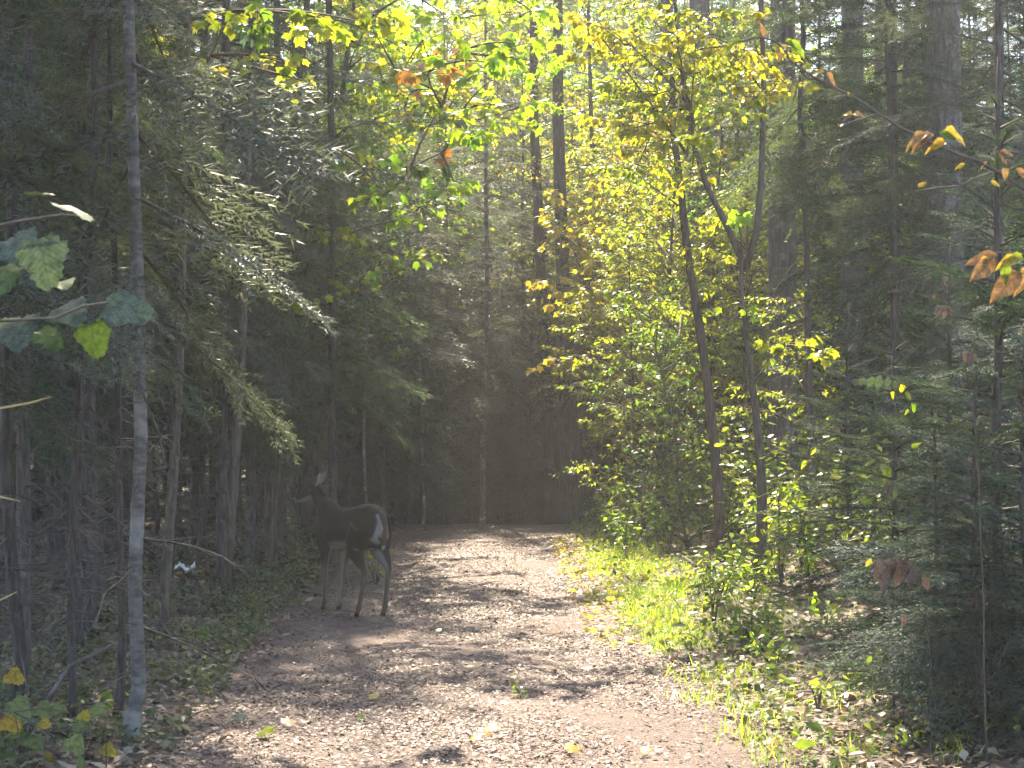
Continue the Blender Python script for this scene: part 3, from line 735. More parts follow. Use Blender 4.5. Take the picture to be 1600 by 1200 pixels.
maple_tree('maple_tree', 'young maple with yellow leaves in the upper left of the picture', xy(252, 13.5), at(320, -150, 13.5), .04,
    [(at(440, 95, 12), 31, 0.21, 'yellow', .10), (at(500, 25, 12), 37, 0.27, 'yellow', .11), (at(590, 40, 12.5), 34, 0.25, 'yellow', .11), (at(330, 85, 12.5), 26, 0.23, 'yellow', .08),
     (at(420, 20, 12), 34, 0.27, 'green', .11), (at(250, 45, 13), 23, 0.21, 'yellow', .08), (at(475, 125, 12), 17, 0.14, 'yellow', .09), (at(360, 15, 12.5), 29, 0.27, 'yellow', .10)], None, .11, seed=5)
maple_tree('maple_tree', 'sapling with pale yellow-green leaf sprays in front of the dark left stand', xy(420, 19.5), at(480, 250, 19.5), .03,
    [(at(480, 350, 19), 31, 0.28, 'green', .10), (at(545, 365, 19), 31, 0.30, 'yellow', .10), (at(600, 415, 19.5), 29, 0.28, 'green', .10), (at(630, 345, 19), 26, 0.25, 'lime', .10),
     (at(415, 455, 18.5), 29, 0.21, 'lime', .09), (at(487, 480, 18.5), 26, 0.23, 'lime', .09), (at(372, 622, 18), 17, 0.13, 'green', .10), (at(560, 440, 20), 23, 0.28, 'yellow', .10)], None, .1, seed=6)

# the forked maple by the right verge
FM = maple_tree('maple_tree', 'young forked maple with a slim brown trunk standing on the right verge', xy(1186, 16.5), at(1165, 415, 16.5), .056,
    [(at(1230, 540, 16), 24, .22, 'yellow', .11), (at(1300, 550, 16), 20, .18, 'yellow', .11), (at(1150, 330, 16.2), 14, .2, 'lime', .10), (at(1165, 480, 16.2), 12, .16, 'lime', .09)], None, .11, seed=7)
fo = FM.location
w = MB()
def rel(px, py, Y): return at(px, py, Y) - fo
w.tube([rel(1166, 420, 16.5), rel(1135, 350, 16.6), rel(1105, 290, 16.7), rel(1082, 215, 16.8), rel(1065, 100, 17), rel(1050, -60, 17.2), rel(1045, -400, 17.2)], [.034, .03, .027, .024, .02, .016, .008], 7)
w.tube([rel(1166, 420, 16.5), rel(1183, 360, 16.4), rel(1190, 290, 16.4), rel(1195, 150, 16.5), rel(1190, -60, 16.6), rel(1200, -400, 16.6)], [.034, .032, .03, .024, .018, .008], 7)
w.build('fork', M['bark_maple'], FM, True)
rg = np.random.default_rng(9); c = MB(); w = MB()
for px, py, n in [(1000, 60, 90), (950, 40, 90), (1050, 40, 90), (1120, 60, 90), (1010, 150, 90), (960, 130, 80), (1060, 170, 90), (1130, 200, 70), (1180, 60, 80), (1230, 130, 50), (1000, 230, 70), (920, 60, 70), (1100, 120, 80), (1020, 100, 80), (1090, 20, 80), (960, 210, 60), (1045, 240, 60), (910, 15, 80), (1150, 130, 70), (1080, 280, 40), (980, 300, 40)]:
    Yc = 16.5 + rg.uniform(-1.2, 1.6)
    an = rel(1075 if px < 1110 else 1192, 190 + rg.uniform(-80, 60), 16.7)
    sprays_into(c, w, rg, rel(px, py, Yc), an, int(n * 2.3), .42, .075, LEAF_O, flat=.35, droop=-.6, twigs=8)
for k in range(34):  # extra crown added above the view to shade the right foreground
    pz = rg.uniform(5.6, 9.8); sd = rg.uniform(-1, 1)
    ce = Vector((1.95 + rg.normal(0, .85), 16.8 + rg.normal(0, 1.5), pz)) - fo
    sprays_into(c, w, rg, ce, (rel(1050, -60, 17.2) if ce.x + fo.x < 1.9 else rel(1190, -60, 16.6)) + Vector((0, 0, max(0, .6 * (pz - 6.2)))), 70, .6, .095, LEAF_O, flat=.35, droop=-.4, r_branch=.016)
c.build('crown', M['yellow'], FM)['kind'] = 'stuff'; w.build('small_limbs', M['bark_maple'], FM)['kind'] = 'stuff'
# slim curved trunk left of it
o = thing('slim_tree', 'slim dark curved trunk leaning left of the forked maple', 'tree', (at(1128, 860, 19.5).x, 19.5, gzf(at(1128, 860, 19.5).x, 19.5)))
t = MB(); so = o.location
t.tube([Vector((0, 0, -.15))] + [at(px, py, 19.5) - so for px, py in [(1120, 740), (1108, 620), (1092, 500), (1075, 400), (1065, 300), (1055, 220), (1050, 100), (1040, -80)]], [.062, .055, .05, .046, .042, .038, .034, .028, .02], 8)
t.build('trunk', M['bark_maple'], o, True)
c = MB(); w = MB()
for px, py, n in [(1000, 180, 60), (1040, 300, 50), (1010, 360, 60), (1100, 330, 50), (980, 260, 60), (1130, 400, 40), (1060, 470, 40), (1000, 460, 50), (1010, 20, 70), (1080, 80, 70), (960, 100, 60)]:
    sprays_into(c, w, rg, at(px, py, 19.5 + rg.uniform(-1, 1.5)) - so, at(1060, py + 60, 19.5) - so, int(n * 2.4), .45, .075, LEAF_S, droop=-.5)
c.build('crown', M['yellow'], o)['kind'] = 'stuff'; w.build('limbs', M['bark_maple'], o)['kind'] = 'stuff'

# tall maple leaning over the trail from the left, and two added trees whose unseen crowns shade the trail
def tall_maple(label, base, top, groups, seed, size, r0=.07, leafT=LEAF_M):
    rg2 = np.random.default_rng(seed); o = thing('maple_tree', label, 'maple', (*base, gzf(*base))); so = o.location
    tv = Vector(top) - so; q = np.linspace(0, 1, 10)
    Pt = np.stack([tv.x * q ** 1.5, tv.y * q ** 1.5, tv.z * q - .2 * (q == 0)], 1); t = MB(); t.tube(Pt, r0 * (1 - .8 * q) + .006, 8); t.build('trunk', M['bark_dark'], o, True)
    w = MB()
    cs_, an_ = [], []
    for mk, cs in groups:
        for p, n, rad in cs:
            ce = np.array(Vector(p) - so); za = min(max(ce[2] - .3 * math.hypot(ce[0] - Pt[-1, 0] * .5, ce[1]) , .35 * ce[2]), tv.z * .98)
            cs_.append(ce); an_.append(np.array([np.interp(za, Pt[:, 2], Pt[:, k]) for k in range(3)]))
    an_ = attach_points(cs_, an_); gi = 0
    for mk, cs in groups:
        c = MB()
        for p, n, rad in cs:
            ce, an = cs_[gi], an_[gi]; gi += 1
            sprays_into(c, w, rg2, ce, an, n, rad, size, leafT, flat=.4, droop=-.55, twigs=7, r_branch=.016, tail=-.5)
        c.build('crown', M[mk], o)['kind'] = 'stuff'
    w.build('limbs', M['bark_dark'], o)['kind'] = 'stuff'
    return o
q_ = np.random.default_rng(55)
def cl(n, x0, x1, y0, y1, Y0, Y1, per=46, rad=.5): return [(at(q_.uniform(x0, x1), q_.uniform(y0, y1), q_.uniform(Y0, Y1)), per, rad) for _ in range(n)]
tall_maple('tall maple whose bright green leaves fill the top centre of the picture', xy(478, 23.5), at(560, -60, 23.5), [('lime', cl(20, 560, 860, -60, 200, 20, 25)), ('yellow', cl(16, 420, 760, -60, 260, 21, 26)), ('green', cl(16, 480, 740, 180, 420, 22, 26))], 61, .115)
tall_maple('tall maple with yellow leaves above the bend right of the sky gap', xy(935, 33.5), at(915, -150, 33), [('yellow', cl(12, 780, 1010, -60, 250, 33, 37, 60, .6)), ('gold', cl(30, 865, 985, 300, 690, 27, 30, 70, .45)), ('lime', cl(10, 740, 930, -60, 150, 33, 37, 60, .6))], 62, .105)
SHADE_TREES = [broadleaf(211, 13.0, 7.6, 2.5, 54, 80, .11, r0=.08), broadleaf(212, 12.0, 8.0, 2.3, 50, 80, .11, r0=.07, lean=.9)]
for px, Y, k, lab, rz in [(505, 25.5, 0, 'added tall slender broadleaf tree behind the deer, its unseen crown shading the trail', .5), (425, 21.0, 1, 'added tall slim tree left of the deer, its unseen crown shading the trail', .2)]:
    put(SHADE_TREES[k], 'broadleaf_tree', lab, 'tree', None, px, Y, rz, .9, 1.0, dict(trunk=M['bark_maple'], limbs=M['bark_maple'], crown=M['yellow']))

# two trunks by the bend and the thick dark one
for px0, px1, Y, r0, lab in [(862, 834, 31.0, .11, 'slim dark trunk, left one of the pair above the trail bend'), (890, 872, 30.4, .135, 'dark trunk with a thick dark base at the bend of the trail')]:
    b = xy(px0, Y); o = thing('maple_tree', lab, 'tree', (*b, gzf(*b)), 0, 'pair of trunks at the bend'); so = o.location
    t = MB(); ps = [Vector((0, 0, -.2)), Vector((0, 0, .5))] + [at(px0 + (px1 - px0) * f, py, Y) - so for f, py in [(.25, 640), (.5, 480), (.75, 330), (1, 180), (1.0, 0), (1.1, -160)]]
    k = 1.9 if r0 > .12 else 1.0
    t.tube(ps, [r0 * 1.25 * k, r0 * k, r0 * (.9 + .4 * (k - 1)), r0 * .85, r0 * .8, r0 * .72, r0 * .6, r0 * .4], 9); t.build('trunk', M['bark_dark'], o, True)
    c = MB(); w = MB()
    for _ in range(24):
        py = rg.uniform(120, 640); px = px1 + rg.normal(35, 85)
        sprays_into(c, w, rg, at(px, py, Y + rg.uniform(-1.2, 1.2)) - so, at(px1, py + 50, Y) - so, 46, .5, .075, LEAF_S, droop=-.4)
    c.build('crown', M['gold' if r0 > .12 else 'yellow'], o)['kind'] = 'stuff'; w.build('limbs', M['bark_dark'], o)['kind'] = 'stuff'

# sunlit saplings and trees beyond the bend and on the right
spots = [(1105, 26.5, 2, 'yellow', .8), (1040, 25.5, 0, 'yellow', .75), (1160, 27, 0, 'lime', .8), (870, 36, 0, 'yellow', 1.0), (945, 31, 0, 'yellow', .75), (985, 27, 1, 'yellow', .75), (1010, 31, 0, 'gold', .8), (925, 35, 1, 'gold', .9), (955, 34, 2, 'yellow', .8), (1060, 30, 1, 'yellow', .85),
         (1145, 24, 3, 'yellow', 1.0), (1275, 26, 3, 'yellow', 1.1), (1280, 28, 1, 'yellow', .8), (1320, 31, 0, 'green', .9), (1010, 24.5, 3, 'yellow', .9),
         (1075, 22, 4, 'green', 1.0), (950, 31, 1, 'gold', .8), (1300, 20, 4, 'yellow', .9), (1360, 24, 3, 'green', 1.1), (1450, 27, 0, 'green', .8)]
seen = {'lime': 'bright green', 'yellow': 'yellowing', 'gold': 'golden', 'green': 'green'}
for px, Y, k, mk, s in spots:
    tall = k in (0, 1, 2)
    x = (px - 800) / FPX * Y
    plant(BR[k], 'broadleaf_tree' if tall else 'leafy_sapling', ('sunlit %s %s broadleaf tree ' if tall else 'sunlit %s %s leafy sapling ') % (row(Y), seen[mk]) + where(x, Y), 'tree' if tall else 'sapling',
          ('sunlit %s trees right of the trail' if tall else 'sunlit %s saplings right of the trail') % seen[mk], x, Y, rr.uniform(0, 6.28), s, s, bl(M['bark_maple'], M[mk]))
# far trees closing the view
cnt = 0
for _ in range(3000):
    if cnt >= 84: break
    Y = rr.uniform(44, 66); x = rr.uniform(-.30 * Y, .30 * Y)
    if not far_enough(x, Y, 1.6): continue
    placed.append((x, Y)); cnt += 1
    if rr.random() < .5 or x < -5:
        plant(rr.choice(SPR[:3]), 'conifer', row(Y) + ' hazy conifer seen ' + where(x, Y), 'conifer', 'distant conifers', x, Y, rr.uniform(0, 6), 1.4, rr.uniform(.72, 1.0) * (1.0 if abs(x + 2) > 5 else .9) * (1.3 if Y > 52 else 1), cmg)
    else:
        plant(BR[rr.choice([0, 2])], 'broadleaf_tree', row(Y) + ' hazy yellow-green tree seen ' + where(x, Y), 'tree', 'distant broadleaf trees', x, Y, rr.uniform(0, 6), 1.5, rr.uniform(1.25, 1.55) * (1.25 if Y > 52 else 1), bl(M['bark_dark'], M[rr.choice(['yellow', 'green', 'lime'])]))
for px, Y, k, mk in [(610, 58, 0, 'lime'), (690, 62, 2, 'green'), (770, 60, 0, 'yellow'), (840, 63, 2, 'lime'), (900, 58, 0, 'yellow'), (980, 61, 2, 'yellow'), (1060, 57, 0, 'lime'), (1140, 60, 2, 'yellow'), (730, 55, 2, 'lime'), (940, 54, 2, 'lime')]:
    x = (px - 800) / FPX * Y
    plant(BR[k], 'broadleaf_tree', 'very tall distant %s tree against the sky ' % {'lime': 'bright green', 'green': 'green', 'yellow': 'yellow-green'}[mk] + where(x, Y), 'tree', 'tall distant trees against the sky', x, Y, rr.uniform(0, 6), 1.9, rr.uniform(1.75, 2.05), bl(M['bark_dark'], M[mk]))
# green and yellow trees mixed into the left stand's upper part and over the trail
for px, Y, k, mk, s in [(520, 26, 2, 'green', .8), (610, 36, 0, 'lime', 1.0), (700, 38, 2, 'lime', 1.0), (470, 30, 2, 'green', 1.0), (660, 34, 1, 'green', 1.0), (780, 40, 0, 'yellow', 1.0), (330, 28, 2, 'green', 1.0), (590, 44, 2, 'lime', 1.35), (690, 47, 0, 'yellow', 1.5), (850, 46, 2, 'yellow', 1.4), (640, 40, 0, 'lime', 1.3), (560, 39, 2, 'lime', 1.2), (830, 42, 0, 'yellow', 1.4)]:
    x = (px - 800) / FPX * Y
    plant(BR[k], 'broadleaf_tree', row(Y) + ' %s broadleaf tree above ' % {'green': 'green', 'lime': 'bright green', 'yellow': 'yellow-green'}[mk] + where(x, Y), 'tree', 'broadleaf trees among the conifers', x, Y, rr.uniform(0, 6), s, s, bl(M['bark_dark'], M[mk]))

# ------------------------------------------------------------------ shrubs and herbs
SH = [shrub(301, 1.3, 9, 16, .10), shrub(302, 1.0, 8, 14, .085), shrub(303, .7, 8, 11, .075), shrub(304, 1.6, 9, 20, .095), shrub(305, .38, 7, 7, .07, spread=.9), shrub(306, .28, 6, 6, .06, spread=1.1)]
sm = lambda mk: dict(stems=M['twig'], leaves=M[mk])
rr = random.Random(11); used = []
for _ in range(4000):
    if len(used) >= 92: break
    Y = rr.uniform(13.5, 30); d = (2.75 if Y < 21.5 else 1.75) + rr.random() ** 1.4 * 4.0; x = float(trail_c(Y)) + d
    px = 800 + x / Y * FPX
    if px > 1380 or px < 915 or any((x - a) ** 2 + (Y - b) ** 2 < .40 for a, b in used): continue
    used.append((x, Y)); k = rr.choice([1, 2, 2]) if d < 2.6 else rr.choice([0, 1, 3, 3])
    mk = rr.choice(['herb', 'herb', 'herb', 'lime', 'yellow'])
    zone = 'at the trail bend' if Y > 23 else ('behind the forked maple' if Y > 17.2 else 'beside the forked maple\'s foot')
    plant(SH[k], 'shrub', {0: 'bushy', 1: 'rounded', 2: 'low', 3: 'tall'}[k] + ' %s leafy shrub ' % {'herb': 'dull green', 'lime': 'bright green', 'yellow': 'yellowish'}[mk] + zone + ' ' + where(x, Y), 'shrub', 'shrubs in the right verge ' + zone, x, Y, rr.uniform(0, 6), rr.uniform(.75, 1.2), None, sm(mk))
n1 = 0
for _ in range(2000):
    if n1 >= 30: break
    Y = rr.uniform(9.5, 27); d = 1.75 + rr.random() ** 1.5 * 2.5; x = float(trail_c(Y)) - d
    if abs(x + 1.5) < .75 and 14.6 < Y < 16.8: continue
    n1 += 1
    plant(SH[rr.choice([4, 5, 5])], 'herb', 'small dull green herb on the left verge ' + where(x, Y), 'herb', 'herbs on the shaded left verge', x, Y, rr.uniform(0, 6), rr.uniform(.55, 1.0), None, sm('dullherb'))
n1 = 0
for _ in range(2000):
    if n1 >= 34: break
    Y = rr.uniform(9.0, 18); d = 1.9 + rr.random() ** 1.3 * 2.2; x = float(trail_c(Y)) + d
    n1 += 1
    plant(SH[rr.choice([4, 5, 2])], 'herb', '%s herb on the right verge ' % ('front' if Y < 11 else 'near' if Y < 14 else 'farther') + where(x, Y), 'herb', 'herbs on the right verge', x, Y, rr.uniform(0, 6), rr.uniform(.7, 1.2), None, sm(rr.choice(['herb', 'herb', 'lime'])))
plant(SH[2], 'shrub', 'pale green shrub showing just above the deer\'s back', 'shrub', None, *xy(588, 18.6), 1.0, 1.0, None, sm('yellow'))
plant(SH[5], 'seedling', 'tiny green seedling growing in the middle of the trail', 'seedling', None, *xy(815, 10.7), 1.0, .5, None, sm('herb'))

# ------------------------------------------------------------------ the deer
def build_deer():
    b = MB()
    def loft(rings, sides=20):
        """rings: (x, y, z, half height, half width) upright ellipses"""
        P = np.array(rings, float)
        a = np.arange(sides) * 2 * np.pi / sides; n = len(P)
        V = np.stack([np.repeat(P[:, 0], sides), (P[:, 1, None] + P[:, 4, None] * np.cos(a)).ravel(), (P[:, 2, None] + P[:, 3, None] * np.sin(a)).ravel()], 1)
        i = np.arange(n - 1)[:, None] * sides; j = np.arange(sides)[None]; j2 = (j + 1) % sides
        A, B, C, D = (i + j).ravel(), (i + j2).ravel(), (i + sides + j2).ravel(), (i + sides + j).ravel()
        F = np.concatenate([np.stack([A, B, C], 1), np.stack([A, C, D], 1)])
        k = np.arange(1, sides - 1); e = (n - 1) * sides
        F = np.concatenate([F, np.stack([0 * k, k + 1, k], 1), np.stack([e + 0 * k, e + k, e + k + 1], 1)])
        b.add(V, F)
    def limb(pts, sides=12):
        """smooth tapering tube through (x, y, z, r)"""
        p = np.array(pts, float); t = np.arange(len(p)); tt = np.linspace(0, len(p) - 1, (len(p) - 1) * 5 + 1)
        def cr(y):
            yy = np.concatenate([[2 * y[0] - y[1]], y, [2 * y[-1] - y[-2]]]); o = []
            for q in tt:
                i = min(int(q), len(y) - 2); f = q - i; p0, p1, p2, p3 = yy[i:i + 4]
                o.append(.5 * (2 * p1 + (p2 - p0) * f + (2 * p0 - 5 * p1 + 4 * p2 - p3) * f * f + (3 * p1 - p0 - 3 * p2 + p3) * f ** 3))
            return np.array(o)
        q = np.stack([cr(p[:, k]) for k in range(4)], 1)
        b.tube(q[:, :3], np.maximum(q[:, 3], .006), sides)
    # trunk
    loft([(-.205, 0, .76, .05, .04), (-.185, 0, .755, .12, .105), (-.13, 0, .75, .160, .132), (-.04, 0, .75, .182, .140), (.08, 0, .742, .188, .148), (.22, 0, .722, .178, .150),
          (.36, 0, .708, .172, .148), (.50, 0, .700, .178, .144), (.62, 0, .700, .182, .132), (.72, 0, .715, .155, .108), (.79, 0, .735, .11, .08), (.83, 0, .745, .06, .05)])
    # neck
    limb([(.62, .0, .76, .13), (.72, .005, .84, .108), (.80, .018, .905, .080), (.845, .035, .970, .066), (.862, .05, 1.012, .060)])
    # head, turned to its left
    hd = np.array([.58, .74, -.44]); hd /= np.linalg.norm(hd); h0 = np.array([.858, .045, 1.028])
    L = lambda t, up=0.: h0 + hd * t + np.array([0, 0, up])
    limb([(*L(-.035, -.005), .045), (*L(.02, .004), .060), (*L(.08, .0), .060), (*L(.125, -.004), .048), (*L(.175, -.004), .034), (*L(.215, -.006), .029), (*L(.235, -.008), .020)])
    limb([(*L(.03, -.05), .03), (*L(.11, -.035), .030), (*L(.19, -.022), .021)])          # jaw
    # ears
    side = np.cross(hd, [0, 0, 1]); side /= np.linalg.norm(side)
    ears = []
    for sg in (1, -1):
        e0 = L(-.012, .045) + side * sg * .040
        d = np.array([0, 0, 1.0]) * .62 + side * sg * .70 - hd * .42; d /= np.linalg.norm(d)
        q = np.linspace(0, 1, 7); wd = np.array([.018, .034, .042, .042, .034, .020, .006])
        n_ = np.cross(d, hd); n_ /= np.linalg.norm(n_); fr = hd - d * hd.dot(d); fr /= np.linalg.norm(fr)
        wv = np.cross(d, fr)
        sides = 10; a = np.arange(sides) * 2 * np.pi / sides
        V = np.concatenate([e0 + d * .140 * qq + (np.cos(a)[:, None] * wv * w_ + np.sin(a)[:, None] * fr * .011) for qq, w_ in zip(q, wd)])
        i = np.arange(6)[:, None] * sides; j = np.arange(sides)[None]; j2 = (j + 1) % sides
        A, B, C, D = (i + j).ravel(), (i + j2).ravel(), (i + sides + j2).ravel(), (i + sides + j).ravel(); k = np.arange(1, sides - 1)
        b.add(V, np.concatenate([np.stack([A, B, C], 1), np.stack([A, C, D], 1), np.stack([0 * k, k + 1, k], 1), np.stack([60 + 0 * k, 60 + k, 60 + k + 1], 1)]))
        ears.append((e0 + d * .08, fr))
    # front legs
    limb([(.63, .085, .70, .085), (.60, .100, .58, .066), (.605, .095, .50, .046), (.63, .085, .38, .031), (.645, .078, .30, .029), (.650, .075, .24, .021), (.665, .070, .11, .0185), (.670, .070, .075, .023), (.690, .070, .035, .020), (.700, .070, .004, .026)])
    limb([(.61, -.085, .70, .085), (.575, -.090, .58, .064), (.570, -.080, .50, .046), (.575, -.060, .38, .031), (.570, -.050, .30, .029), (.567, -.045, .24, .021), (.575, -.036, .11, .0185), (.580, -.035, .075, .023), (.600, -.035, .035, .020), (.610, -.035, .004, .026)])
    # hind legs
    limb([(-.03, .075, .74, .125), (.02, .095, .62, .112), (.03, .104, .54, .086), (-.015, .102, .47, .058), (-.062, .096, .415, .037), (-.078, .092, .385, .030), (-.065, .092, .33, .023), (-.02, .096, .16, .0195), (.005, .098, .085, .024), (.03, .10, .04, .021), (.042, .10, .004, .027)])
    limb([(-.03, -.070, .74, .12), (.00, -.085, .62, .104), (-.01, -.094, .54, .082), (-.075, -.098, .47, .054), (-.135, -.094, .42, .034), (-.152, -.090, .39, .030), (-.146, -.089, .33, .023), (-.115, -.088, .16, .0195), (-.10, -.088, .085, .024), (-.075, -.088, .04, .021), (-.063, -.088, .004, .027)])
    # tail hanging against the rump
    limb([(-.165, 0, .865, .030), (-.205, 0, .835, .032), (-.226, 0, .76, .036), (-.230, 0, .68, .034), (-.228, 0, .61, .024), (-.222, 0, .56, .010)])
    me0 = b.mesh('deer_block'); tmp = link('deer_block', me0)
    rm = tmp.modifiers.new('r', 'REMESH'); rm.mode = 'VOXEL'; rm.voxel_size = .0105
    sm_ = tmp.modifiers.new('s', 'SMOOTH'); sm_.factor = .5; sm_.iterations = 5
    dg = bpy.context.evaluated_depsgraph_get()
    me = bpy.data.meshes.new_from_object(tmp.evaluated_get(dg))
    bpy.data.objects.remove(tmp); me.name = 'deer_body'
    n = len(me.vertices); P = np.empty(n * 3, np.float32); me.vertices.foreach_get('co', P); P = P.reshape(-1, 3)
    N = np.empty(n * 3, np.float32); me.vertex_normals.foreach_get('vector', N); N = N.reshape(-1, 3)
    x, y_, z = P.T
    rg = np.random.default_rng(3); jit = .004 * (np.sin(60 * x + 9 * z) + np.sin(71 * z + 30 * y_)) * .5
    brown = np.array([.0150, .0100, .0072]); dark = np.array([.0065, .0055, .005]); white = np.array([.20, .192, .18]); pale = np.array([.14, .115, .09]); tan = np.array([.022, .015, .011])
    C = np.tile(brown, (n, 1))
    def mixin(w, c):
        w = np.clip(w, 0, 1)[:, None]; C[:] = C * (1 - w) + c * w
    mixin(sstep(.80, .92, z) * (x < .7), dark)
    mixin(sstep(-.02, -.14, x) * .7, tan)                                           # haunch is warmer
    mixin(sstep(.60, .50, z) * .45, tan)
    mixin(sstep(.48, .34, z) * .85, np.array([.095, .072, .052]))
    mixin(sstep(-.35, -.75, N[:, 2] + jit * 4) * sstep(.68, .60, z) * (z > .45) * (x > -.05), white)       # belly
    inn = np.where(y_ > 0, -N[:, 1], N[:, 1])
    mixin(sstep(.1, .55, inn) * sstep(.62, .55, z) * (x > .3) * sstep(.0, .12, z), pale * 1.35)            # inside of the front legs
    mixin(sstep(.1, .7, inn) * sstep(.60, .52, z) * (x < .3) * sstep(.30, .46, z) * .6, white)  # inside of the hind legs, white toned down for the shade there
    tail = (np.abs(y_) < .026 + .004 * np.sin(40 * z)) & (x < -.19)
    rump = sstep(-.135, -.165, x + jit) * sstep(.028, 0, np.abs(y_) + jit - (.030 + .046 * sstep(.80, .60, z))) * sstep(.46, .52, z) * sstep(.87, .84, z)
    mixin(rump, white); mixin(tail * 1.0 * (z > .60), np.array([.05, .033, .024]))
    mixin(sstep(.62, .5, z) * sstep(-.10, -.15, x) * sstep(.06, .03, np.abs(y_)) * (z > .45), white)
    hp = P - h0; th = hp @ hd
    mixin((th > -.02) * (z > .93) * .5, np.array([.03, .023, .019])); mixin((th > .02) * (z > .9) * sstep(-.2, -.7, N[:, 2]), pale * 1.5)                   # throat and chin
    mixin((th > .222) * 1.0 * (z > .85), np.array([.015, .013, .012]))              # nose
    mixin(sstep(.19, .205, th) * sstep(.228, .215, th) * (z > .85) * .8, white * .7)   # ring round the muzzle
    for e, fr in ears:
        de = np.linalg.norm((P - e) * [1, 1, .8], axis=1)
        mixin(sstep(.10, .07, de) * (z > 1.06) * (.35 + .65 * sstep(.0, .5, N @ fr)), np.array([.26, .235, .22]))
    mixin(sstep(.045, .030, z), np.array([.02, .018, .016]))                        # hooves
    a = me.attributes.new('coat', 'FLOAT_COLOR', 'POINT'); a.data.foreach_set('color', np.concatenate([C, np.ones((n, 1))], 1).astype(np.float32).ravel())
    me.polygons.foreach_set('use_smooth', np.ones(len(me.polygons), bool))
    m, nt, out = new_mat('deer_coat'); Lk = nt.links.new
    at_ = nt.nodes.new('ShaderNodeAttribute'); at_.attribute_name = 'coat'
    tc = nt.nodes.new('ShaderNodeTexCoord'); mp = nt.nodes.new('ShaderNodeMapping'); mp.inputs['Scale'].default_value = (60, 160, 60); Lk(tc.outputs['Object'], mp.inputs[0])
    nz = noise(nt, 1.0, 4, .7, mp.outputs[0]); mr = nt.nodes.new('ShaderNodeMapRange'); Lk(nz.outputs['Fac'], mr.inputs[0]); mr.inputs[3].default_value = .6; mr.inputs[4].default_value = 1.4
    sc = nt.nodes.new('ShaderNodeVectorMath'); sc.operation = 'SCALE'; Lk(at_.outputs['Color'], sc.inputs[0]); Lk(mr.outputs[0], sc.inputs['Scale'])
    bs = nt.nodes.new('ShaderNodeBsdfPrincipled'); bs.inputs['Roughness'].default_value = .75; bs.inputs['Specular IOR Level'].default_value = .1
    bs.inputs['Sheen Weight'].default_value = .0; bs.inputs['Sheen Roughness'].default_value = .4
    Lk(sc.outputs[0], bs.inputs['Base Color']); bp = nt.nodes.new('ShaderNodeBump'); bp.inputs['Strength'].default_value = .35; bp.inputs['Distance'].default_value = .006
    Lk(nz.outputs['Fac'], bp.inputs['Height']); Lk(bp.outputs[0], bs.inputs['Normal']); Lk(bs.outputs[0], out.inputs[0])
    hx, hy = xy(578, 15.3)
    ang = math.atan2(.835, -.55)
    o = thing('deer', 'brown white-tailed doe standing at the trail\'s left edge with its head turned', 'deer', (hx, hy, gzf(hx, hy) + .012), ang)
    link('body', me, o, m)
    em, ent, eo = new_mat('deer_eye'); eb = ent.nodes.new('ShaderNodeBsdfPrincipled'); eb.inputs['Base Color'].default_value = (.008, .006, .005, 1); eb.inputs['Roughness'].default_value = .1
    ent.links.new(eb.outputs[0], eo.inputs[0])
    for sg in (1, -1):
        e = MB(); c = L(.065, .018) + side * sg * .056
        e.tube([c + hd * k for k in (-.014, -.010, 0, .010, .014)], [.002, .010, .0135, .010, .002], 10); e.build('eye', em, o, True)
    return o
deer = build_deer()

# ------------------------------------------------------------------ foreground leaves, sticks and small things
LEAFO = []
for k_ in range(3):
    tm = t_outline([(0, .02), (.12, .16 + .02 * k_), (.32, .24 + .03 * k_), (.55, .22), (.8, .11), (1, .004)], fold=.25 + .2 * k_, curl=-.15 - .18 * k_, wave=.05)
    me = mk_mesh('oval_leaf_%d' % k_, tm[0], tm[1], np.full(len(tm[0]), .25 + .25 * k_), smooth=True); me.materials.append(None); LEAFO.append(me)
def put_leaf(parent, me, p, xdir, up, size, mk, name='leaf', wide=1.0, under=None):
    a = axes(np.array([xdir], float), up=np.array([up], float))[0]
    m4 = np.eye(4); m4[:3, :3] = a * np.array([size, size * wide, size]); m4[:3, 3] = np.array(p) - np.array(parent.location if parent else (0, 0, 0))
    lf = link(name, me, under or parent); lf.matrix_local = Matrix(m4.tolist())
    lf.material_slots[0].link = 'OBJECT'; lf.material_slots[0].material = M[mk]
    return lf
LEAFB = []
for k_ in range(3):
    tm = t_broad(k_); me = mk_mesh('broad_leaf_%d' % k_, tm[0], tm[1], np.full(len(tm[0]), .25 + .25 * k_), smooth=True); me.materials.append(None); LEAFB.append(me)
rg = np.random.default_rng(21)
def jv(*v): return np.array(v) + rg.normal(0, .12, 3)

def smooth_path(pts, rad, k=5):
    P = np.array([(*p, r) for p, r in zip(pts, rad)], float); E = np.concatenate([[2 * P[0] - P[1]], P, [2 * P[-1] - P[-2]]]); o = []
    for i in range(len(P) - 1):
        p0, p1, p2, p3 = E[i:i + 4]
        for f in np.arange(k) / k: o.append(.5 * (2 * p1 + (p2 - p0) * f + (2 * p0 - 5 * p1 + 4 * p2 - p3) * f * f + (3 * p1 - p0 - 3 * p2 + p3) * f ** 3))
    o = np.array(o + [P[-1]]); o[1:-1, :3] += rg.normal(0, .0018, (len(o) - 2, 3))
    return o[:, :3], np.maximum(o[:, 3], .001)
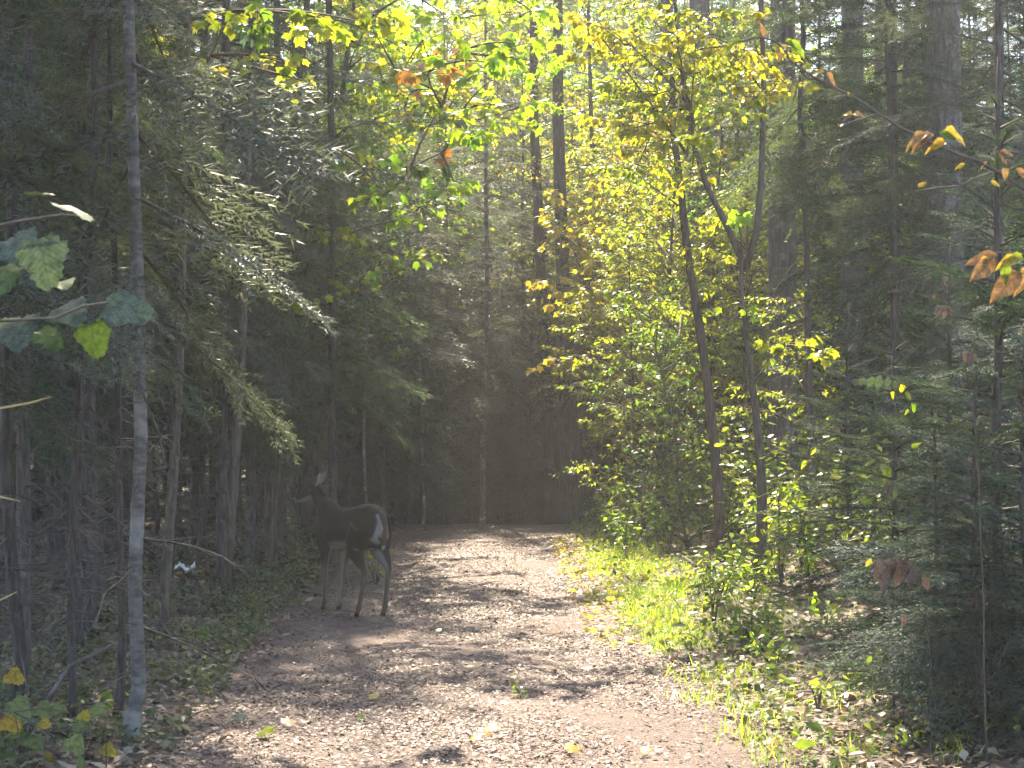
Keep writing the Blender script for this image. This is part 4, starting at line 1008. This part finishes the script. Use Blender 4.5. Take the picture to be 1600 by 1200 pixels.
# big maple leaves at the left edge
bx = at(-170, 1000, 4.6); o = thing('maple_sapling', 'maple sapling with big blue-green leaves reaching in at the left edge', 'sapling', (bx.x, 4.6, gzf(bx.x, 4.6))); so = o.location
w = MB()
w.tube([Vector((0, 0, -.1)), Vector((.01, 0, .9)), at(-165, 520, 4.6) - so, at(-150, 330, 4.6) - so, at(-140, 150, 4.6) - so], [.014, .012, .010, .008, .004], 7)
w.build('trunk', M['bark_maple'], o, True); w = MB()
w.tube([at(-165, 560, 4.6) - so, at(-60, 505, 4.55) - so, at(30, 500, 4.5) - so, at(85, 497, 4.5) - so, at(130, 478, 4.5) - so, at(185, 470, 4.5) - so], [.006, .005, .004, .0035, .003, .002], 5)
w.tube([at(-150, 420, 4.6) - so, at(-40, 360, 4.55) - so, at(30, 345, 4.5) - so, at(95, 335, 4.5) - so, at(150, 340, 4.5) - so], [.006, .005, .004, .003, .002], 5)
br_ = w.build('branch', M['twig'], o)
for px, py, tx, ty, sz, mk, upv in [(10, 372, 60, 420, 90, 'bluegreen', (0, -.9, .5)), (60, 372, 75, 445, 88, 'bluegreen', (-.1, -.9, .5)), (0, 415, 20, 470, 80, 'dullgreen', (.1, -.9, .4)), (95, 478, 150, 520, 74, 'bluegreen', (0, -.85, .6)),
        (165, 478, 238, 490, 82, 'bluegreen', (.1, -.8, .6)), (140, 505, 155, 560, 62, 'dullgreen', (.1, -.95, .2)), (25, 500, 35, 575, 84, 'bluegreen', (-.2, -.9, .4)), (-10, 500, 10, 560, 80, 'dullgreen', (.2, -.9, .3)),
        (60, 515, 112, 560, 58, 'dullgreen', (0, -.5, .9)), (90, 318, 165, 350, 70, 'dullgreen', (0, -.05, 1)), (45, 302, 85, 300, 50, 'dullgreen', (0, 0, 1)),
        (-30, 440, 40, 452, 84, 'dullgreen', (.2, -.8, .5)), (90, 440, 135, 460, 50, 'dullgreen', (0, -.6, .8))]:
    p, q = at(px, py, 4.5 + rg.uniform(-.08, .08)), at(tx, ty, 4.42 + rg.uniform(-.08, .08))
    put_leaf(o, LEAFB[rg.integers(0, 3)], p, np.array(q - p), upv, sz / FPX * 4.5 * .92, mk, under=br_)

# low plants with pale leaves, bottom left corner
bx = at(70, 1190, 8.7); o = thing('ground_plant', 'low plant with pale green and yellow lobed leaves in the bottom left corner', 'plant', (bx.x, 8.5, gzf(bx.x, 8.5))); so = o.location
w = MB()
for px, py, sz, mk in [(165, 1103, 30, 'lime'), (112, 1150, 36, 'lime'), (68, 1180, 26, 'yellow'), (128, 1112, 22, 'yellow'), (162, 1165, 28, 'yellow'), (22, 1092, 42, 'herb'), (14, 1050, 34, 'yellow'), (140, 1125, 30, 'herb'), (60, 1100, 36, 'herb'),
        (30, 1135, 40, 'herb'), (10, 1160, 40, 'lime'), (80, 1125, 24, 'yellow'), (50, 1150, 34, 'herb'), (100, 1100, 24, 'lime'), (5, 1120, 40, 'yellow'), (25, 1180, 40, 'herb')]:
    p = at(px, py, 8.5 + rg.uniform(-.25, .25)); ang = rg.uniform(0, 6.28)
    put_leaf(o, LEAFB[rg.integers(0, 3)], p, (math.cos(ang), -.35 + .3 * math.sin(ang), -.5), (rg.normal(0, .2), -.75, .6), sz / FPX * 8.5 * .95, 'palegreen' if mk != 'yellow' else 'goldleaf')
    b0 = Vector((p.x - so.x + rg.normal(0, .05), p.y - so.y + rg.normal(0, .06), -.04)); e = p - so
    w.tube([b0, (b0 + e) / 2 + Vector((rg.normal(0, .03), rg.normal(0, .03), .03)), e], [.004, .003, .002], 4, cap=False)
w.build('stems', M['twig'], o)

# arching twig with browned leaves, upper right
bx = at(1840, 900, 5.0); o = thing('arching_shrub', 'arching bare twig with curled brown and yellow leaves in the upper right', 'shrub', (bx.x, 5.0, gzf(bx.x, 5.0))); so = o.location
w = MB(); Yb = 5.0
pts = [Vector((0, 0, -.1)), Vector((-.02, 0, .8)), at(1815, 560, Yb) - so, at(1720, 390, Yb) - so, at(1600, 292, Yb) - so, at(1545, 258, Yb) - so, at(1490, 236, Yb) - so, at(1430, 210, Yb) - so, at(1375, 176, Yb) - so, at(1330, 147, Yb) - so, at(1285, 125, Yb) - so, at(1240, 95, Yb) - so, at(1225, 72, Yb) - so, at(1190, 56, Yb) - so, at(1140, 68, Yb) - so, at(1090, 76, Yb) - so]
w.tube(*smooth_path(pts, [.012, .011, .009, .007, .0055, .005, .005, .0045, .004, .004, .004, .0035, .003, .003, .0025, .002], 4), 6); br_ = w.build('main_stem', M['twig'], o, True)
for a, bb in [((1375, 176), (1313, 197)), ((1313, 195), (1335, 178)), ((1290, 132), (1292, 106)), ((1325, 148), (1292, 155)), ((1480, 233), (1460, 205)), ((1478, 225), (1440, 212)), ((1545, 258), (1560, 228)), ((1560, 236), (1600, 238)), ((1555, 268), (1500, 290)), ((1500, 290), (1432, 298)), ((1232, 90), (1232, 68)), ((1575, 250), (1600, 268))]:
    t = MB(); p, q = at(*a, Yb) - so, at(*bb, Yb) - so; t.tube([p, (p + q) / 2 + Vector((0, .01, .004)), q], [.0028, .0022, .0014], 5); t.build('twig', M['twig'], o)
for px, py, tx, ty, mk in [(1460, 208, 1420, 232, 'brownleaf'), (1462, 212, 1425, 215, 'brownleaf'), (1470, 205, 1500, 218, 'limeleaf'), (1475, 208, 1522, 214, 'goldleaf'), (1480, 222, 1448, 228, 'goldleaf'), (1450, 210, 1415, 222, 'brownleaf'), (1325, 148, 1338, 146, 'goldleaf'), (1313, 196, 1316, 190, 'brownleaf'),
        (1333, 178, 1318, 174, 'goldleaf'), (1335, 178, 1350, 174, 'brownleaf'), (1290, 110, 1264, 114, 'goldleaf'), (1292, 112, 1312, 132, 'brownleaf'), (1236, 60, 1262, 90, 'limeleaf'), (1228, 62, 1250, 68, 'limeleaf'), (1222, 78, 1218, 95, 'brownleaf'), (1195, 55, 1190, 30, 'brownleaf'),
        (1160, 62, 1130, 68, 'limeleaf'), (1150, 66, 1128, 82, 'limeleaf'), (1545, 252, 1530, 262, 'goldleaf'), (1560, 238, 1580, 258, 'brownleaf'), (1565, 236, 1590, 240, 'brownleaf'), (1510, 255, 1492, 264, 'goldleaf'), (1550, 282, 1565, 290, 'goldleaf'), (1572, 262, 1574, 278, 'brownleaf'), (1590, 262, 1612, 280, 'brownleaf'), (1436, 292, 1450, 282, 'goldleaf')]:
    p, q = at(px, py, Yb - .01), at(tx, ty, Yb - .02 + rg.uniform(-.03, .03)); d = np.array(q - p)
    put_leaf(o, LEAFO[rg.integers(0, 3)], p, d, jv(0, -.7, .6), max(np.linalg.norm(d), .03) * .95, mk, wide=1.0, under=br_)
# second browned branch on the right edge
bx = at(1900, 900, 5.2); o = thing('shrub', 'branch with brown wilted leaves and one green leaf at the right edge', 'shrub', (bx.x, 5.2, gzf(bx.x, 5.2))); so = o.location
w = MB(); w.tube(*smooth_path([Vector((0, 0, -.1)), Vector((.03, .03, .55)), Vector((.02, .02, 1.1)), at(1880, 560, 5.22) - so, at(1820, 475, 5.2) - so, at(1720, 418, 5.2) - so, at(1600, 398, 5.2) - so, at(1560, 395, 5.2) - so, at(1520, 404, 5.2) - so], [.010, .009, .008, .0065, .0055, .0045, .004, .003, .002]), 6)
br_ = w.build('main_stem', M['twig'], o, True)
for px, py, tx, ty, mk, s_ in [(1560, 398, 1504, 412, 'brownleaf', 1), (1556, 404, 1515, 440, 'brownleaf', 1.0), (1570, 412, 1575, 446, 'limeleaf', .9), (1595, 425, 1552, 466, 'brownleaf', 1.15), (1600, 405, 1565, 400, 'limeleaf', .9), (1620, 420, 1590, 450, 'brownleaf', 1.2), (1590, 402, 1556, 416, 'goldleaf', 1), (1545, 400, 1530, 432, 'goldleaf', .8)]:
    p, q = at(px, py, 5.15), at(tx, ty, 5.15 + rg.uniform(-.04, .04)); d = np.array(q - p)
    put_leaf(o, LEAFO[rg.integers(0, 3)], p, d, jv(0, -.8, .5), np.linalg.norm(d) * .95 * s_, mk, wide=1.0, under=br_)

# thin saplings with pinkish dead leaves in front of the fir
def dead_leaf_sapling(label, base, stem, leaves, Y, mk='pinkleaf'):
    bx = at(base, 900, Y); o = thing('dead_leaf_sapling', label, 'sapling', (bx.x, Y, gzf(bx.x, Y))); so = o.location
    w = MB(); w.tube(*smooth_path([Vector((0, 0, -.08))] + [at(px, py, Y) - so for px, py in stem], np.linspace(.0045, .0014, len(stem) + 1)), 5); w.build('stem', M['bark_dark'], o, True)
    for px, py, tx, ty, mk_ in leaves:
        p, q = at(px, py, Y), at(tx, ty, Y + rg.uniform(-.04, .04)); d = np.array(q - p)
        put_leaf(o, LEAFO[rg.integers(0, 3)], p, d, jv(0, -.9, .3), max(np.linalg.norm(d), .035) * .82, mk_ or mk, wide=.95)
dead_leaf_sapling('thin sapling with hanging pinkish-tan leaves low on the right', 1455, [(1450, 1000), (1430, 900), (1400, 870), (1370, 868)],
    [(1375, 872, 1365, 915, None), (1390, 870, 1395, 912, None), (1402, 872, 1408, 935, None), (1412, 872, 1428, 918, None), (1425, 885, 1418, 928, None), (1382, 890, 1378, 938, None), (1415, 960, 1404, 985, None), (1360, 872, 1350, 890, 'gold'), (1440, 900, 1455, 930, None)], 8.6)
dead_leaf_sapling('sapling with three clusters of dull pink leaves before the dark fir', 1540, [(1530, 800), (1520, 640), (1500, 540), (1485, 470), (1468, 430)],
    [(1472, 435, 1482, 455, None), (1462, 460, 1456, 472, None), (1475, 478, 1464, 496, None), (1478, 478, 1476, 506, None), (1480, 478, 1492, 500, None), (1470, 478, 1460, 488, None), (1512, 550, 1506, 576, None), (1516, 550, 1518, 578, None), (1518, 552, 1526, 572, None)], 8.2)
dead_leaf_sapling('sapling with drooping teal and yellow leaflets beside the dark fir', 1410, [(1412, 900), (1425, 720), (1420, 620), (1385, 585), (1345, 590)],
    [(1350, 590, 1340, 610, 'bluegreen'), (1362, 588, 1356, 615, 'bluegreen'), (1375, 586, 1370, 618, 'bluegreen'), (1388, 588, 1386, 616, 'bluegreen'), (1400, 592, 1400, 618, 'bluegreen'), (1408, 600, 1412, 622, 'yellow'), (1415, 612, 1425, 628, 'yellow'), (1420, 640, 1412, 650, 'yellow'), (1424, 630, 1432, 650, 'lime'), (1398, 612, 1390, 628, 'yellow'), (1425, 700, 1440, 690, 'lime')], 9.2, 'bluegreen')
dead_leaf_sapling('sapling with tan leaves and an arching stem beside the dark fir\'s foot', 1395, [(1395, 850), (1385, 780), (1400, 750), (1430, 770)],
    [(1385, 752, 1390, 782, None), (1420, 775, 1425, 795, None), (1430, 775, 1440, 790, None), (1436, 772, 1452, 780, None), (1400, 760, 1396, 785, 'bluegreen')], 9.8)

# fallen branches, sticks and dead stems
def stick(name, label, cat, pts, rad, mk='twig', group=None, sides=6):
    w = MB(); w.tube(pts, rad, sides); o = w.build(name, M[mk], None, True); tag(o, label, cat, group); return o
def gp(px, Y, h=.02):
    x = (px - 800) / FPX * Y; return Vector((x, Y, gzf(x, Y) + h))
stick('fallen_branch', 'bare pole leaning across the forest floor left of the mottled trunk', 'branch', [gp(58, 9.5, .05), at(110, 1040, 9.6), at(185, 1003, 9.8)], [.013, .012, .009], 'bark_spruce')
stick('fallen_log', 'short pale log lying behind the bottom left ground plant', 'log', [gp(45, 9.3, .04), gp(100, 9.25, .045), gp(162, 9.2, .03)], [.03, .032, .024], 'bark_spruce', None, 9)
stick('fallen_branch', 'thin stick lying level just left of the mottled trunk\'s foot', 'branch', [gp(112, 9.6, .12), gp(170, 9.7, .13)], [.008, .006], 'twig')
stick('fallen_branch', 'dark stick lying on the verge by the deer\'s front legs', 'branch', [gp(474, 17.2, .02), gp(500, 17.0, .02), gp(512, 16.9, .02)], [.012, .012, .008], 'bark_dark')
stick('fallen_branch', 'dark broken branch lying in the sunlit right verge', 'branch', [gp(1066, 18.8, .16), gp(1085, 18.6, .07), gp(1105, 18.4, .05), gp(1130, 18.2, .08)], [.012, .02, .026, .02], 'bark_dark')
stick('bare_twig', 'yellowish bare twig poking in from the left edge at mid height', 'twig', [at(-60, 642, 5.0), at(0, 638, 5.0), at(45, 630, 5.0), at(80, 620, 5.0)], [.004, .0035, .003, .0015], 'twig_yellow')
stick('bare_twig', 'short pale twig end at the left edge below the yellowish twig', 'twig', [at(-60, 770, 5.0), at(0, 776, 5.0), at(33, 783, 5.0)], [.004, .003, .0015], 'twig_yellow')
stick('bare_twig', 'two-toned grass-like twig low at the left edge', 'twig', [at(-50, 960, 6.2), at(0, 938, 6.2), at(28, 924, 6.2)], [.004, .003, .0015], 'twig_yellow')
for px, Y, h, lab in [(388, 16.9, .26, 'small forked dead stem on the left verge nearest the white scrap'), (421, 16.3, .24, 'middle one of three small dead stems on the left verge'), (457, 16.6, .22, 'small dead stem on the left verge nearest the deer')]:
    g = gp(px, Y, -.03); w = MB(); e = Vector((rg.normal(0, .02), 0, h)); w.tube([g, g + e * .5 + Vector((.01, 0, 0)), g + e], [.014, .012, .006], 6)
    w.tube([g + e * .45, g + e * .75 + Vector((.04, .02, .02))], [.007, .003], 5, cap=False); o = w.build('dead_seedling', M['bark_dark'], None, True); tag(o, lab, 'stem', 'dead stems on the left verge')
# white scrap
mm_, nt_, out_ = new_mat('white_scrap'); pb = nt_.nodes.new('ShaderNodeBsdfPrincipled'); pb.inputs['Base Color'].default_value = (.78, .80, .82, 1); pb.inputs['Roughness'].default_value = .35; nt_.links.new(pb.outputs[0], out_.inputs[0])
g = gp(290, 17.4, .11); k = 9; ii, jj = np.meshgrid(np.arange(k), np.arange(k)); rz = rg.normal(0, .018, (k, k))
V = np.stack([(ii / 8 - .5) * .17 + rg.normal(0, .006, (k, k)), (jj / 8 - .5) * .13, .025 + rz + .03 * np.sin(ii * .9)], 2).reshape(-1, 3) + np.array(g)
ii, jj = np.meshgrid(np.arange(k - 1), np.arange(k - 1)); q = (jj * k + ii).ravel()
o = link('paper_scrap', mk_mesh('paper_scrap', V, np.stack([q, q + 1, q + 1 + k, q + k], 1)), None, mm_)
sl = o.modifiers.new('t', 'SOLIDIFY'); sl.thickness = .003
tag(o, 'crumpled white scrap lying on the shaded left verge', 'litter')

# fallen leaves one can pick out on the trail
for px, py, mk, sz, lab in [(592, 1088, 'gold', .085, 'single yellow leaf left of centre on the sunlit trail'), (757, 1136, 'gold', .09, 'upper of the three orange-yellow leaves lying together on the trail'), (735, 1152, 'gold', .08, 'lower left of the three orange-yellow leaves on the trail'),
        (768, 1146, 'orange', .06, 'orange one of the three leaves lying together on the trail'), (883, 1170, 'gold', .09, 'orange-yellow leaf near the bottom centre of the trail'), (1000, 1171, 'gold', .06, 'small yellow leaf at the bottom right of the trail'), (738, 1042, 'yellow', .07, 'dull yellow leaf on the trail above the leaf trio'),
        (806, 1058, 'yellow', .06, 'yellow leaf on the trail beside the tiny seedling'), (913, 1044, 'yellow', .06, 'yellow leaf on the trail right of the seedling'), (1312, 1086, 'orange', .10, 'orange-brown leaf among litter on the right verge'), (1197, 1158, 'orange', .07, 'red-brown leaf at the trail\'s lower right edge'),
        (443, 1130, 'brownleaf', .10, 'dark brown leaf on the shaded lower left of the trail'), (408, 1142, 'yellow', .11, 'broad dull yellow leaf on the trail\'s lower left edge'), (385, 1122, 'bluegreen', .10, 'pale grey-green upturned leaf on the lower left edge'), (277, 1150, 'bluegreen', .07, 'small round pale leaf right of the mottled trunk\'s foot'),
        (690, 985, 'yellow', .06, 'small yellow leaf on the mid trail right of the deer'), (870, 985, 'orange', .06, 'orange leaf on the sunlit mid trail'), (965, 1010, 'gold', .07, 'yellow leaf near the grass on the right of the trail'), (560, 1120, 'yellow', .06, 'faint yellow leaf on the trail left of the trio')]:
    Y = CAM_H * FPX / (py - HORIZON)
    for _ in range(4):
        x = (px - 800) / FPX * Y; Y = (CAM_H - gzf(x, Y) - .04) * FPX / (py - HORIZON)
    x = (px - 800) / FPX * Y; a = rg.uniform(0, 6.28)
    lf = put_leaf(None, LEAFME[rg.integers(0, 4)], (x, Y, gzf(x, Y) + .045), (math.cos(a), math.sin(a), .12), (rg.normal(0, .2), -.45, .9), sz, mk, 'fallen_leaf'); tag(lf, lab, 'leaf', 'single fallen leaves')

# ------------------------------------------------------------------ added haze volume, lifts the blacks like lens glare
hm, hnt, hout = new_mat('glare_haze')
pv = hnt.nodes.new('ShaderNodeVolumePrincipled'); pv.inputs['Color'].default_value = (.93, .92, .90, 1)
pv.inputs['Density'].default_value = .0010; pv.inputs['Anisotropy'].default_value = .3
hnt.links.new(pv.outputs[0], hout.inputs['Volume'])
hv = np.array([(x, y, z) for x in (-60, 60) for y in (-20, 110) for z in (-4.5, 30)], float)
hf = np.array([(0, 1, 3, 2), (4, 6, 7, 5), (0, 4, 5, 1), (2, 3, 7, 6), (0, 2, 6, 4), (1, 5, 7, 3)])
hz = link('haze', mk_mesh('haze', hv, hf), None, hm); tag(hz, 'thin added haze through the forest, standing in for lens glare', 'haze', kind='stuff')
